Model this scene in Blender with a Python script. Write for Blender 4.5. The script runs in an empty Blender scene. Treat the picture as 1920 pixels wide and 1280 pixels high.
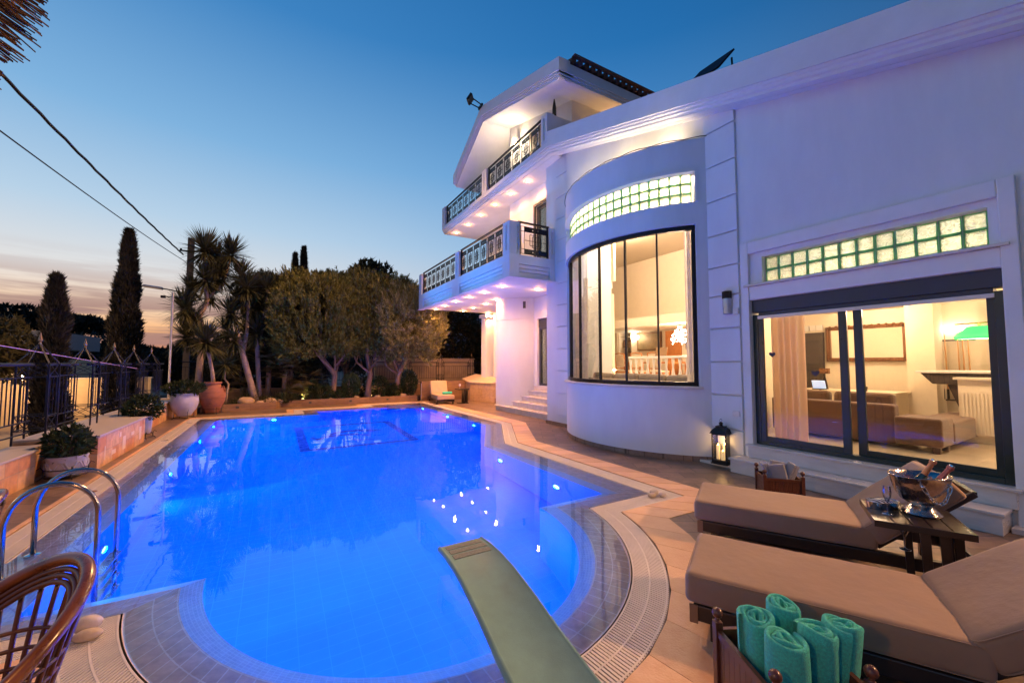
import bpy, bmesh, math, random
import numpy as np
from mathutils import Vector, Matrix
from mathutils.geometry import tessellate_polygon
S = bpy.context.scene
R = math.radians
# ---------------------------------------------------------------- camera
cd = bpy.data.cameras.new('camera'); cam = bpy.data.objects.new('camera', cd)
S.collection.objects.link(cam); S.camera = cam
cd.sensor_width = 36; cd.lens = 760/1920*36; cd.clip_end = 2000; cd.clip_start = .05
def cam_matrix():
    dy = Vector((517-960, -(681-640), -760)).normalized()
    c, s = -dy.z, dy.y; n = math.hypot(c, s)
    up = Vector((0, c/n, s/n)); dx = dy.cross(up)
    m = Matrix((dx, dy, up))          # rows: world axes in camera coordinates
    m = m.to_4x4(); m.translation = (0, 0, 1.8); return m
cam.matrix_world = cam_matrix()
# ---------------------------------------------------------------- world (dusk sky)
W = bpy.data.worlds.new('World'); S.world = W; W.use_nodes = True
nt = W.node_tree; N = nt.nodes; L = nt.links; N.clear()
def nn(t, **k):
    n = N.new(t)
    for a, b in k.items(): setattr(n, a, b)
    return n
out = nn('ShaderNodeOutputWorld'); bg = nn('ShaderNodeBackground'); tc = nn('ShaderNodeTexCoord')
sep = nn('ShaderNodeSeparateXYZ'); L.new(tc.outputs['Generated'], sep.inputs[0])
def ramp(nodes, links, stops, src, interp='LINEAR'):
    r = nodes.new('ShaderNodeValToRGB'); r.color_ramp.interpolation = interp
    e = r.color_ramp.elements
    while len(e) > 1: e.remove(e[-1])
    e[0].position = stops[0][0]; e[0].color = (*stops[0][1], 1)
    for p, c in stops[1:]:
        q = e.new(p); q.color = (*c, 1)
    links.new(src, r.inputs[0]); return r
def math_n(nodes, links, op, a, b=None, clamp=False):
    m = nodes.new('ShaderNodeMath'); m.operation = op; m.use_clamp = clamp
    for i, v in enumerate((a, b)):
        if v is None: continue
        if isinstance(v, (int, float)): m.inputs[i].default_value = v
        else: links.new(v, m.inputs[i])
    return m.outputs[0]
def srgb(r, g, b):
    f = lambda c: (c/255/12.92) if c/255 <= .04045 else ((c/255+.055)/1.055)**2.4
    return (f(r), f(g), f(b))
# away from the sunset / towards the sunset, by sine of elevation
cool = ramp(N, L, [(0, srgb(120,132,160)), (.10, srgb(150,176,206)), (.25, srgb(122,170,216)), (.42, srgb(86,147,205)), (.62, srgb(38,110,174)), (.85, srgb(8,82,148)), (1, srgb(6,68,130))], sep.outputs[2])
warm = ramp(N, L, [(0, srgb(205,112,62)), (.018, srgb(248,140,70)), (.05, srgb(253,180,112)), (.095, srgb(246,208,170)), (.16, srgb(224,222,220)), (.27, srgb(180,206,228)), (.42, srgb(126,176,219)), (.62, srgb(62,130,192)), (.85, srgb(18,94,160)), (1, srgb(6,68,130))], sep.outputs[2])
# azimuth factor: sunset lies ahead and to the left
dotx = math_n(N, L, 'MULTIPLY', sep.outputs[0], -.53); doty = math_n(N, L, 'MULTIPLY', sep.outputs[1], .85)
az = math_n(N, L, 'ADD', dotx, doty)
hz = math_n(N, L, 'SQRT', math_n(N, L, 'SUBTRACT', 1.0001, math_n(N, L, 'MULTIPLY', sep.outputs[2], sep.outputs[2])))
azn = math_n(N, L, 'DIVIDE', az, hz)
mr = nn('ShaderNodeMapRange'); mr.interpolation_type = 'SMOOTHSTEP'
mr.inputs[1].default_value = .1; mr.inputs[2].default_value = 1.0; L.new(azn, mr.inputs[0])
mix = nn('ShaderNodeMix', data_type='RGBA'); L.new(mr.outputs[0], mix.inputs[0])
back = ramp(N, L, [(0, srgb(62,74,104)), (.12, srgb(60,82,124)), (.4, srgb(36,74,124)), (1, srgb(12,58,104))], sep.outputs[2])
mrb = nn('ShaderNodeMapRange'); mrb.interpolation_type = 'SMOOTHSTEP'; mrb.inputs[1].default_value = -.75; mrb.inputs[2].default_value = .25; L.new(azn, mrb.inputs[0])
mixb = nn('ShaderNodeMix', data_type='RGBA'); L.new(mrb.outputs[0], mixb.inputs[0]); L.new(back.outputs[0], mixb.inputs[6]); L.new(cool.outputs[0], mixb.inputs[7])
L.new(mixb.outputs[2], mix.inputs[6]); L.new(warm.outputs[0], mix.inputs[7])
# thin streaky clouds low over the horizon
mp = nn('ShaderNodeMapping'); mp.inputs['Scale'].default_value = (2.2, 2.2, 34); mp.inputs['Rotation'].default_value = (.03, .05, 0)
L.new(tc.outputs['Generated'], mp.inputs[0])
cn = nn('ShaderNodeTexNoise'); cn.inputs['Scale'].default_value = 1.6; cn.inputs['Detail'].default_value = 7; cn.inputs['Roughness'].default_value = .6
L.new(mp.outputs[0], cn.inputs['Vector'])
cr = ramp(N, L, [(.40, (0,0,0)), (.57, (1,1,1))], cn.outputs[0])
band = ramp(N, L, [(0, (.9,.9,.9)), (.09, (1,1,1)), (.155, (.35,.35,.35)), (.2, (0,0,0))], sep.outputs[2])
cf = math_n(N, L, 'MULTIPLY', cr.outputs[0], band.outputs[0]); cf = math_n(N, L, 'MULTIPLY', cf, .9)
cm = nn('ShaderNodeMix', data_type='RGBA'); L.new(cf, cm.inputs[0]); L.new(mix.outputs[2], cm.inputs[6]); cm.inputs[7].default_value = (*srgb(158,124,122), 1)
L.new(cm.outputs[2], bg.inputs[0]); bg.inputs[1].default_value = 1.0
L.new(bg.outputs[0], out.inputs[0])
# ---------------------------------------------------------------- exposure / render settings
S.view_settings.view_transform = 'Standard'; S.view_settings.look = 'None'
S.view_settings.exposure = 0.06; S.view_settings.gamma = 1
cy = S.cycles
cy.use_denoising = True
try: cy.denoiser = 'OPENIMAGEDENOISE'
except Exception: pass
cy.max_bounces = 10; cy.diffuse_bounces = 4; cy.glossy_bounces = 4; cy.transmission_bounces = 8; cy.transparent_max_bounces = 12
cy.sample_clamp_indirect = 5; cy.blur_glossy = .5; cy.use_light_tree = True
# ---------------------------------------------------------------- helpers
def link(o): S.collection.objects.link(o); return o
def props(o, label=None, cat=None, group=None, kind=None):
    if label: o['label'] = label
    if cat: o['category'] = cat
    if group: o['group'] = group
    if kind: o['kind'] = kind
    return o
def thing(name, label, cat, loc=(0,0,0), rz=0, group=None):
    o = bpy.data.objects.new(name, None); link(o); o.empty_display_size = .2
    o.location = loc; o.rotation_euler = (0, 0, rz)
    return props(o, label, cat, group)
def wm(o):
    m = Matrix.Translation(o.location) @ o.rotation_euler.to_matrix().to_4x4()
    if o.parent: m = wm(o.parent) @ m
    return m
class MB:
    def __init__(s): s.v = []; s.f = []; s.uv = {}
    def add(s, vs, fs, uvs=None):
        b = len(s.v); s.v += [tuple(p) for p in vs]
        for i, f in enumerate(fs):
            if uvs: s.uv[len(s.f)] = uvs[i]
            s.f.append(tuple(b+k for k in f))
        return s
    def box(s, a, b):
        x0, x1 = sorted((a[0], b[0])); y0, y1 = sorted((a[1], b[1])); z0, z1 = sorted((a[2], b[2]))
        return s.add([(x0,y0,z0),(x1,y0,z0),(x1,y1,z0),(x0,y1,z0),(x0,y0,z1),(x1,y0,z1),(x1,y1,z1),(x0,y1,z1)],
                     [(0,3,2,1),(4,5,6,7),(0,1,5,4),(1,2,6,5),(2,3,7,6),(3,0,4,7)])
    def obox(s, c, size, m=None, rz=0):
        m = m or Matrix.Rotation(rz, 3, 'Z'); c = Vector(c); hx, hy, hz_ = [q/2 for q in size]
        vs = [c + m @ Vector((i*hx, j*hy, k*hz_)) for k in (-1,1) for (i,j) in ((-1,-1),(1,-1),(1,1),(-1,1))]
        return s.add(vs, [(0,3,2,1),(4,5,6,7),(0,1,5,4),(1,2,6,5),(2,3,7,6),(3,0,4,7)])
    def bar(s, p, q, w, h=None, up=(0,0,1)):
        p, q = Vector(p), Vector(q); d = (q-p); ln = d.length; d.normalize()
        u = Vector(up)
        if abs(d.dot(u)) > .98: u = Vector((1,0,0))
        x = d.cross(u).normalized(); y = x.cross(d).normalized()
        m = Matrix((x, y, d)).transposed()
        return s.obox((p+q)/2, (w, h or w, ln), m)
    def prism(s, poly, z0, z1):
        n = len(poly); vs = [(x,y,z0) for x,y in poly] + [(x,y,z1) for x,y in poly]
        return s.add(vs, [tuple(range(n-1,-1,-1)), tuple(range(n,2*n))] + [(i,(i+1)%n,n+(i+1)%n,n+i) for i in range(n)])
    def prismx(s, poly, x0, x1):          # poly in (y,z)
        n = len(poly); vs = [(x0,y,z) for y,z in poly] + [(x1,y,z) for y,z in poly]
        return s.add(vs, [tuple(range(n-1,-1,-1)), tuple(range(n,2*n))] + [(i,(i+1)%n,n+(i+1)%n,n+i) for i in range(n)])
    def prismy(s, poly, y0, y1):          # poly in (x,z)
        n = len(poly); vs = [(x,y0,z) for x,z in poly] + [(x,y1,z) for x,z in poly]
        return s.add(vs, [tuple(range(n)), tuple(range(2*n-1,n-1,-1))] + [(i,n+i,n+(i+1)%n,(i+1)%n) for i in range(n)])
    def tube(s, pts, r, n=8, caps=True, closed=False):
        pts = [Vector(p) for p in pts]; k = len(pts)
        rr = r if isinstance(r, (list, tuple)) else [r]*k
        vs = []; px = None
        for i, p in enumerate(pts):
            if closed: d = pts[(i+1) % k] - pts[i-1]
            else: d = pts[min(i+1, k-1)] - pts[max(i-1, 0)]
            if d.length < 1e-9: d = Vector((0,0,1))
            d.normalize()
            if px is None:
                u = Vector((0,0,1)) if abs(d.z) < .9 else Vector((1,0,0))
                px = d.cross(u).normalized()
            else:
                px = (px - d*px.dot(d))
                px = px.normalized() if px.length > 1e-6 else d.orthogonal().normalized()
            py = d.cross(px)
            for j in range(n):
                a = 2*math.pi*j/n; vs.append(p + (px*math.cos(a) + py*math.sin(a))*rr[i])
        fs = []
        m = k if closed else k-1
        for i in range(m):
            i2 = (i+1) % k
            for j in range(n): fs.append((i*n+j, i*n+(j+1)%n, i2*n+(j+1)%n, i2*n+j))
        if caps and not closed: fs += [tuple(range(n-1,-1,-1)), tuple(range((k-1)*n, k*n))]
        return s.add(vs, fs)
    def lathe(s, prof, c=(0,0,0), n=24, sx=1, sy=1, rz=0, cap=True):
        vs = []; cr, sr = math.cos(rz), math.sin(rz)
        for r, z in prof:
            for j in range(n):
                a = 2*math.pi*j/n; x, y = r*math.cos(a)*sx, r*math.sin(a)*sy
                vs.append((c[0]+x*cr-y*sr, c[1]+x*sr+y*cr, c[2]+z))
        fs = [(i*n+j, i*n+(j+1)%n, (i+1)*n+(j+1)%n, (i+1)*n+j) for i in range(len(prof)-1) for j in range(n)]
        if cap: fs += [tuple(range(n-1,-1,-1)), tuple(range((len(prof)-1)*n, len(prof)*n))]
        return s.add(vs, fs)
    def ball(s, c, r, nu=14, nv=9, sc=(1,1,1), noise=0, seed=0):
        rd = random.Random(seed); ph = [rd.uniform(0, 6.28) for _ in range(6)]
        vs = [(c[0], c[1], c[2]-r*sc[2])]
        for i in range(1, nv):
            t = math.pi*i/nv
            for j in range(nu):
                a = 2*math.pi*j/nu
                k = 1 + noise*(math.sin(2*a+ph[0])*math.sin(t*2+ph[1]) + .6*math.sin(3*a+ph[2]+t*3) + .5*math.sin(5*a+ph[3]-2*t))
                vs.append((c[0]+r*k*sc[0]*math.sin(t)*math.cos(a), c[1]+r*k*sc[1]*math.sin(t)*math.sin(a), c[2]-r*k*sc[2]*math.cos(t)))
        vs.append((c[0], c[1], c[2]+r*sc[2])); m = len(vs)-1
        fs = [(0, 1+(j+1)%nu, 1+j) for j in range(nu)]
        for i in range(nv-2):
            for j in range(nu): fs.append((1+i*nu+j, 1+i*nu+(j+1)%nu, 1+(i+1)*nu+(j+1)%nu, 1+(i+1)*nu+j))
        fs += [(m, 1+(nv-2)*nu+j, 1+(nv-2)*nu+(j+1)%nu) for j in range(nu)]
        return s.add(vs, fs)
    def sheet(s, outer, holes, z):
        loops = [[Vector((x,y,0)) for x,y in outer]] + [[Vector((x,y,0)) for x,y in h] for h in holes]
        tris = tessellate_polygon(loops); pts = [p for l in loops for p in l]
        def up(t):
            a,b,c = [pts[i] for i in t]; return t if (b-a).cross(c-a).z > 0 else t[::-1]
        return s.add([(p.x,p.y,z) for p in pts], [up(t) for t in tris])
    def build(s, name, mat, parent=None, smooth=False, bevel=0, bseg=2, local=False, sub=0, auto=None, flat_uv=None):
        me = bpy.data.meshes.new(name); vs = s.v
        o = bpy.data.objects.new(name, me)
        if parent is not None:
            o.parent = parent
            if not local:
                inv = wm(parent).inverted(); vs = [tuple(inv @ Vector(p)) for p in vs]
        elif not local:
            xs = [p[0] for p in vs]; ys = [p[1] for p in vs]; z0 = min(p[2] for p in vs)
            c = Vector(((min(xs)+max(xs))/2, (min(ys)+max(ys))/2, z0)); o.location = c
            vs = [(p[0]-c.x, p[1]-c.y, p[2]-c.z) for p in vs]
        me.from_pydata(vs, [], s.f)
        if s.uv:
            uvl = me.uv_layers.new(name='UVMap')
            for pi, pl in enumerate(me.polygons):
                u = s.uv.get(pi)
                if u:
                    for k, li in enumerate(pl.loop_indices): uvl.data[li].uv = u[k]
        me.materials.append(mat)
        if smooth or auto:
            me.polygons.foreach_set('use_smooth', [True]*len(me.polygons))
            if auto or smooth == 'auto':
                me.set_sharp_from_angle(angle=R(auto or 40))
        link(o)
        if bevel:
            b = o.modifiers.new('bevel', 'BEVEL'); b.width = bevel; b.segments = bseg; b.limit_method = 'ANGLE'; b.angle_limit = R(40)
        if sub:
            m = o.modifiers.new('subsurf', 'SUBSURF'); m.levels = sub; m.render_levels = sub
        return o
def dup(root, loc, rz=None, label=None, group=None):
    r = root.copy(); link(r); r.location = loc
    if rz is not None: r.rotation_euler = (0, 0, rz)
    if label: r['label'] = label
    if group: r['group'] = group
    for ch in list(root.children):
        c = ch.copy(); link(c); c.parent = r
        for g in list(ch.children):
            d = g.copy(); link(d); d.parent = c
    return r
# numpy soup of many small faces (leaves)
def soup(name, V, F, mat, parent=None, smooth=False):
    V = np.asarray(V, dtype=np.float32); F = np.asarray(F, dtype=np.int32)
    me = bpy.data.meshes.new(name)
    if parent is not None:
        inv = np.array(wm(parent).inverted()); V = (V @ inv[:3,:3].T + inv[:3,3]).astype(np.float32)
    k = F.shape[1]
    me.vertices.add(len(V)); me.vertices.foreach_set('co', V.ravel())
    me.loops.add(F.size); me.loops.foreach_set('vertex_index', F.ravel())
    me.polygons.add(len(F)); me.polygons.foreach_set('loop_start', np.arange(0, F.size, k, dtype=np.int32))
    me.update(calc_edges=True); me.validate()
    me.materials.append(mat)
    o = bpy.data.objects.new(name, me); o.parent = parent; link(o); return o
# ---------------------------------------------------------------- materials
MATS = {}
def mat(name, col, rough=.6, metal=0, var=.12, scale=6, bump=0, bscale=40, spec=.5, col2=None, island=0, coat=0, emis=None, estr=0, sheen=0, stretch=None, trans=0):
    if name in MATS: return MATS[name]
    m = bpy.data.materials.new(name); m.use_nodes = True; t = m.node_tree; n = t.nodes; l = t.links
    b = n['Principled BSDF']; b.inputs['Roughness'].default_value = rough; b.inputs['Metallic'].default_value = metal
    b.inputs['Specular IOR Level'].default_value = spec
    if coat: b.inputs['Coat Weight'].default_value = coat; b.inputs['Coat Roughness'].default_value = .15
    if sheen: b.inputs['Sheen Weight'].default_value = sheen; b.inputs['Sheen Roughness'].default_value = .5
    if emis: b.inputs['Emission Color'].default_value = (*emis, 1); b.inputs['Emission Strength'].default_value = estr
    tcn = n.new('ShaderNodeTexCoord'); vec = tcn.outputs['Object']
    if stretch:
        mp = n.new('ShaderNodeMapping'); mp.inputs['Scale'].default_value = stretch; l.new(vec, mp.inputs[0]); vec = mp.outputs[0]
    ns = n.new('ShaderNodeTexNoise'); ns.inputs['Scale'].default_value = scale; ns.inputs['Detail'].default_value = 6; ns.inputs['Roughness'].default_value = .6
    l.new(vec, ns.inputs['Vector'])
    c2 = col2 or tuple(min(1, c*(1+var)) for c in col); c1 = col if col2 else tuple(c*(1-var) for c in col)
    r = ramp(n, l, [(.3, c1), (.7, c2)], ns.outputs[0]); src = r.outputs[0]
    if island:
        g = n.new('ShaderNodeNewGeometry'); hs = n.new('ShaderNodeHueSaturation')
        mrn = n.new('ShaderNodeMapRange'); mrn.inputs[3].default_value = 1-island; mrn.inputs[4].default_value = 1+island
        l.new(g.outputs['Random Per Island'], mrn.inputs[0]); l.new(mrn.outputs[0], hs.inputs['Value']); l.new(src, hs.inputs['Color']); src = hs.outputs[0]
    l.new(src, b.inputs['Base Color'])
    rr = ramp(n, l, [(.3, (max(0,rough-.08),)*3), (.7, (min(1,rough+.08),)*3)], ns.outputs[0]); l.new(rr.outputs[0], b.inputs['Roughness'])
    if bump:
        n2 = n.new('ShaderNodeTexNoise'); n2.inputs['Scale'].default_value = bscale; n2.inputs['Detail'].default_value = 5; l.new(vec, n2.inputs['Vector'])
        bp = n.new('ShaderNodeBump'); bp.inputs['Strength'].default_value = bump; bp.inputs['Distance'].default_value = .01
        l.new(n2.outputs[0], bp.inputs['Height']); l.new(bp.outputs[0], b.inputs['Normal'])
    if trans:
        tr = n.new('ShaderNodeBsdfTranslucent'); l.new(src, tr.inputs[0]); mx = n.new('ShaderNodeMixShader'); mx.inputs[0].default_value = trans
        l.new(b.outputs[0], mx.inputs[1]); l.new(tr.outputs[0], mx.inputs[2]); l.new(mx.outputs[0], n['Material Output'].inputs[0])
    MATS[name] = m; return m
def emit(name, col, strength):
    if name in MATS: return MATS[name]
    m = bpy.data.materials.new(name); m.use_nodes = True; n = m.node_tree.nodes; l = m.node_tree.links
    b = n['Principled BSDF']; b.inputs['Base Color'].default_value = (*col, 1); b.inputs['Emission Color'].default_value = (*col, 1); b.inputs['Emission Strength'].default_value = strength
    MATS[name] = m; return m
def brickmat(name, c1, c2, mortar, w, h, ms=.006, rough=.6, uv=False, offset=0, rot=0, bump=.3, vecmap=None, nvar=.25, nscale=9, freq=2, stretch=(1,1,1), spec=.4):
    m = bpy.data.materials.new(name); m.use_nodes = True; t = m.node_tree; n = t.nodes; l = t.links
    b = n['Principled BSDF']; b.inputs['Roughness'].default_value = rough; b.inputs['Specular IOR Level'].default_value = spec
    tcn = n.new('ShaderNodeTexCoord'); mp = n.new('ShaderNodeMapping'); l.new(tcn.outputs['UV' if uv else 'Object'], mp.inputs[0])
    mp.inputs['Rotation'].default_value = rot if isinstance(rot, tuple) else (0, 0, rot)
    bt = n.new('ShaderNodeTexBrick'); l.new(mp.outputs[0], bt.inputs['Vector'])
    bt.inputs['Scale'].default_value = 1; bt.inputs['Brick Width'].default_value = w; bt.inputs['Row Height'].default_value = h
    bt.inputs['Mortar Size'].default_value = ms; bt.inputs['Mortar Smooth'].default_value = .1; bt.offset = offset; bt.offset_frequency = freq
    bt.inputs['Color1'].default_value = (*c1, 1); bt.inputs['Color2'].default_value = (*c2, 1); bt.inputs['Mortar'].default_value = (*mortar, 1)
    mp2 = n.new('ShaderNodeMapping'); mp2.inputs['Scale'].default_value = stretch; l.new(tcn.outputs['Object'], mp2.inputs[0])
    ns = n.new('ShaderNodeTexNoise'); ns.inputs['Scale'].default_value = nscale; ns.inputs['Detail'].default_value = 8; ns.inputs['Roughness'].default_value = .65; l.new(mp2.outputs[0], ns.inputs['Vector'])
    r = ramp(n, l, [(.3, (1-nvar,)*3), (.7, (1+nvar*.6,)*3)], ns.outputs[0])
    mx = n.new('ShaderNodeMix'); mx.data_type = 'RGBA'; mx.blend_type = 'MULTIPLY'; mx.inputs[0].default_value = 1
    l.new(bt.outputs[0], mx.inputs[6]); l.new(r.outputs[0], mx.inputs[7]); l.new(mx.outputs[2], b.inputs['Base Color'])
    if bump:
        bp = n.new('ShaderNodeBump'); bp.inputs['Strength'].default_value = bump; bp.inputs['Distance'].default_value = .004; bp.invert = True
        ad = math_n(n, l, 'ADD', bt.outputs[1], math_n(n, l, 'MULTIPLY', ns.outputs[0], .5)); l.new(ad, bp.inputs['Height']); l.new(bp.outputs[0], b.inputs['Normal'])
    MATS[name] = m; return m
def glassmat(name, tint=(1,1,1), ior=1.5, rough=0, strength=1.0):
    m = bpy.data.materials.new(name); m.use_nodes = True; n = m.node_tree.nodes; l = m.node_tree.links; n.clear()
    o = n.new('ShaderNodeOutputMaterial'); tr = n.new('ShaderNodeBsdfTransparent'); tr.inputs[0].default_value = (*tint, 1)
    gl = n.new('ShaderNodeBsdfGlossy'); gl.inputs['Roughness'].default_value = rough
    fr = n.new('ShaderNodeFresnel'); fr.inputs[0].default_value = ior
    f = math_n(n, l, 'MULTIPLY', fr.outputs[0], strength, True)
    mx = n.new('ShaderNodeMixShader'); l.new(f, mx.inputs[0]); l.new(tr.outputs[0], mx.inputs[1]); l.new(gl.outputs[0], mx.inputs[2]); l.new(mx.outputs[0], o.inputs[0])
    MATS[name] = m; return m
plaster = mat('white_plaster', (.65,.685,.69), .78, var=0, col2=(.72,.76,.76), scale=1.5, bump=.35, bscale=70, stretch=(1.6,1.6,.45))
plaster_trim = mat('trim_plaster', (.72,.745,.74), .65, var=.04, scale=3, bump=.1, bscale=50)
marble = mat('marble', (.70,.67,.62), .3, var=0, col2=(.54,.51,.47), scale=2.2, bump=.03, stretch=(1,1,5))
darkmetal = mat('black_metal', (.018,.018,.02), .4, .6, var=.1)
greenframe = mat('dark_green_frame', (.008,.03,.028), .35, 0, var=.1, coat=.2)
boxgrey = mat('anthracite', (.035,.04,.045), .5)
chrome = mat('steel', (.75,.75,.74), .12, 1, var=.04, scale=30)
alu = mat('grey_alu', (.5,.5,.52), .35, .6, var=.05)
glass = glassmat('window_glass', (.98,.98,.98), 1.45, 0, .9)
clearglass = glassmat('clear_glass', (.98,.98,.98), 1.45, 0, 1.5)
whiteplastic = mat('white_plastic', (.72,.70,.67), .4, var=.04)
def point(loc, e, col, r=.05, parent=None, name='lamp_light'):
    d = bpy.data.lights.new(name, 'POINT'); d.energy = e; d.color = col; d.shadow_soft_size = r
    o = bpy.data.objects.new(name, d); link(o)
    if parent: o.parent = parent; o.location = wm(parent).inverted() @ Vector(loc)
    else: o.location = loc
    return o
def spot(loc, tgt, e, col, ang=60, blend=.6, r=.05, parent=None, name='spot_light'):
    d = bpy.data.lights.new(name, 'SPOT'); d.energy = e; d.color = col; d.spot_size = R(ang); d.spot_blend = blend; d.shadow_soft_size = r
    o = bpy.data.objects.new(name, d); link(o)
    q = (Vector(tgt)-Vector(loc)).to_track_quat('-Z', 'Y')
    m = Matrix.Translation(loc) @ q.to_matrix().to_4x4()
    if parent:
        o.parent = parent; m = wm(parent).inverted() @ m
    o.location = m.to_translation(); o.rotation_euler = m.to_euler()
    return o
WARM = (1, .41, .15); WARM2 = (1, .70, .42); BLUE = (0.0, .31, 1.0)
# ================================================================ POOL AND TERRACE
PC = [(-1.6,4.5),(-1.6,16.0),(1.4,16.0),(1.4,17.2),(4.05,17.2),(4.05,17.9),(5.37,17.9),(5.42,10.87),(4.05,8.2),(4.08,4.45)]
EX, EY = 1.265, 4.45
def corners(d):
    lines = []
    P = [(-.5,4.5)] + PC + [(3.0,4.45)]
    for a, b in zip(P[:-1], P[1:]):
        a, b = Vector(a), Vector(b); t = (b-a).normalized(); n = Vector((-t.y, t.x)); lines.append((a+n*d, t))
    pts = []
    for (p, t), (q, u) in zip(lines[:-1], lines[1:]):
        den = t.x*u.y - t.y*u.x; w = q-p; k = (w.x*u.y - w.y*u.x)/den; pts.append(p + t*k)
    return pts
def ell(d, n=60):
    a, b = 1.74+d, 1.985+d
    y0, y1 = 4.45-d, 4.5-d
    s0 = math.asin(min(1, (EY-y0)/b)); s1 = math.asin(min(1, (EY-y1)/b))
    t0 = -s0; t1 = -(math.pi - s1)
    return [Vector((EX+a*math.cos(t0+(t1-t0)*i/n), EY+b*math.sin(t0+(t1-t0)*i/n))) for i in range(n+1)]
def outline(d, n=60):
    return [tuple(p) for p in corners(d)] + [tuple(p) for p in ell(d, n)]
def strip_quads(d0, d1, spacing, edges=None, gap=0.0, mid=None):
    """quads across the band d0..d1; yields (a0,a1,b1,b0) inner a, outer b"""
    res = []
    c0, c1 = corners(d0), corners(d1)
    c0 = [ell(d0)[-1]] + c0 + [ell(d0)[0]]; c1 = [ell(d1)[-1]] + c1 + [ell(d1)[0]]
    for i in range(len(c0)-1):
        if edges is not None and i not in edges: continue
        ln = max((c0[i+1]-c0[i]).length, (c1[i+1]-c1[i]).length); k = max(1, round(ln/spacing)); g = gap/ln/2
        for j in range(k):
            u, v = j/k+g, (j+1)/k-g
            res.append((c0[i].lerp(c0[i+1],u), c0[i].lerp(c0[i+1],v), c1[i].lerp(c1[i+1],v), c1[i].lerp(c1[i+1],u)))
    if edges is None or 'e' in edges:
        n = int(6.6/spacing); e0, e1 = ell(d0, n*10), ell(d1, n*10); g = min(4, max(0, round(gap/ (6.6/n) *5)))
        for j in range(n):
            a, b = j*10, j*10+10
            for (p, q) in ((a+g, b-g),):
                res.append((e0[p], e0[q], e1[q], e1[p]))
    return res
# pool shell -------------------------------------------------------
DEP = -1.62
def wallstrip(d0, z0, d1, z1, uvs=True, name_mb=None, n=120):
    mb = name_mb or MB()
    a, b = outline(d0, n), outline(d1, n); m = len(a); acc = 0
    h = math.hypot(z1-z0, d1-d0)
    for i in range(m):
        j = (i+1) % m; ln = (Vector(a[j])-Vector(a[i])).length
        mb.add([(*a[i],z0),(*a[j],z0),(*b[j],z1),(*b[i],z1)], [(0,1,2,3)], [[(acc,0),(acc+ln,0),(acc+ln,h),(acc,h)]]); acc += ln
    return mb
pooltile = brickmat('pool_tile', (.0,.205,.82), (.0,.22,.86), (.01,.275,.92), .25, .125, .004, .25, nvar=.06, nscale=2.5, bump=0)
poolwall = brickmat('pool_wall_tile', (.0,.205,.82), (.0,.22,.86), (.01,.275,.92), .25, .125, .004, .25, uv=True, nvar=.08, bump=0)
rimtile = brickmat('rim_tile', (.50,.33,.22), (.58,.39,.26), (.66,.52,.38), .12, .150, .005, .35, uv=True, nvar=.22, nscale=14, bump=.2)
rimtile2 = brickmat('rim_mosaic', (.30,.30,.31), (.34,.33,.34), (.40,.39,.39), .045, .03, .004, .35, uv=True, nvar=.15, nscale=14, bump=.1)
pool = thing('pool', 'lit blue tiled pool basin with a rounded near end', None); pool['kind'] = 'structure'
mb = MB(); mb.sheet(outline(-.0005, 120), [], DEP); mb.build('floor', pooltile, pool)
wallstrip(0, -.17, 0, DEP).build('wall', poolwall, pool)
mb = wallstrip(.15, -.085, 0, -.17); mb.build('inner_rim', rimtile2, pool)
wallstrip(.45, -.012, .15, -.085).build('overflow_rim', rimtile, pool)
ledge = mat('beige_edge', (.50,.40,.28), .5)
wallstrip(.462, -.003, .45, -.012).build('rim_edge', ledge, pool)
mb = MB()                                                 # entry steps in the far corner
for k in range(5): mb.box((4.06, 17.9-.001-.28*(5-k), -.30-.26*k), (5.37, 17.899, -.56-.26*k) )
mb.build('steps', pooltile, pool)
# dark blue tile inlay on the floor, far end
inlay = mat('navy_mosaic', (.03,.07,.35), .3, var=.1)
def refr(px_ground, dep):
    x, y = px_ground; r = math.hypot(x, y); th = math.atan2(r, 1.8); ti = math.asin(math.sin(th)/1.333); k = dep*math.tan(ti)/r
    return (x*(1+k), y*(1+k))
D = -DEP
c4 = [refr(p, D) for p in [(.48,13.17),(3.10,12.9),(3.0,9.6),(.50,9.3)]]
x0, x1 = (c4[0][0]+c4[3][0])/2, (c4[1][0]+c4[2][0])/2; y1, y0 = (c4[0][1]+c4[1][1])/2, (c4[2][1]+c4[3][1])/2
mb = MB(); w = .22; z = DEP+.004
for a in [(x0,y0,x1,y0+w),(x0,y1-w,x1,y1),(x0,y0+w,x0+w,y1-w),(x1-w,y0+w,x1,y1-w)]:
    mb.add([(a[0],a[1],z),(a[2],a[1],z),(a[2],a[3],z),(a[0],a[3],z)], [(0,1,2,3)])
def arcshape(cx, cy_, rx, ry, a0, a1, th, n=14):
    up, lo = [], []
    for i in range(n+1):
        t = i/n; a = R(a0+(a1-a0)*t); k = th*math.sin(math.pi*t)**.8
        up.append((cx+(rx+k/2)*math.cos(a), cy_+(ry+k/2)*math.sin(a))); lo.append((cx+(rx-k/2)*math.cos(a), cy_+(ry-k/2)*math.sin(a)))
    vs = [(*p, z) for p in up+lo]; m = n+1
    mb.add(vs, [(i, m+i, m+i+1, i+1) for i in range(n)])
cx, cyy = (x0+x1)/2, (y0+y1)/2
arcshape(cx+.1, cyy-.9, 1.05, 1.35, 150, 40, .30); arcshape(cx-.3, cyy-1.2, .9, 1.1, 150, 35, .24)
arcshape(cx+.55, cyy+.35, .35, .25, 200, 330, .16); arcshape(cx-.75, cyy-.2, .35, .3, 150, 260, .15); arcshape(cx+.35, cyy-.75, .5, .35, 160, 300, .12)
mb.build('floor_inlay', inlay, pool)
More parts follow.
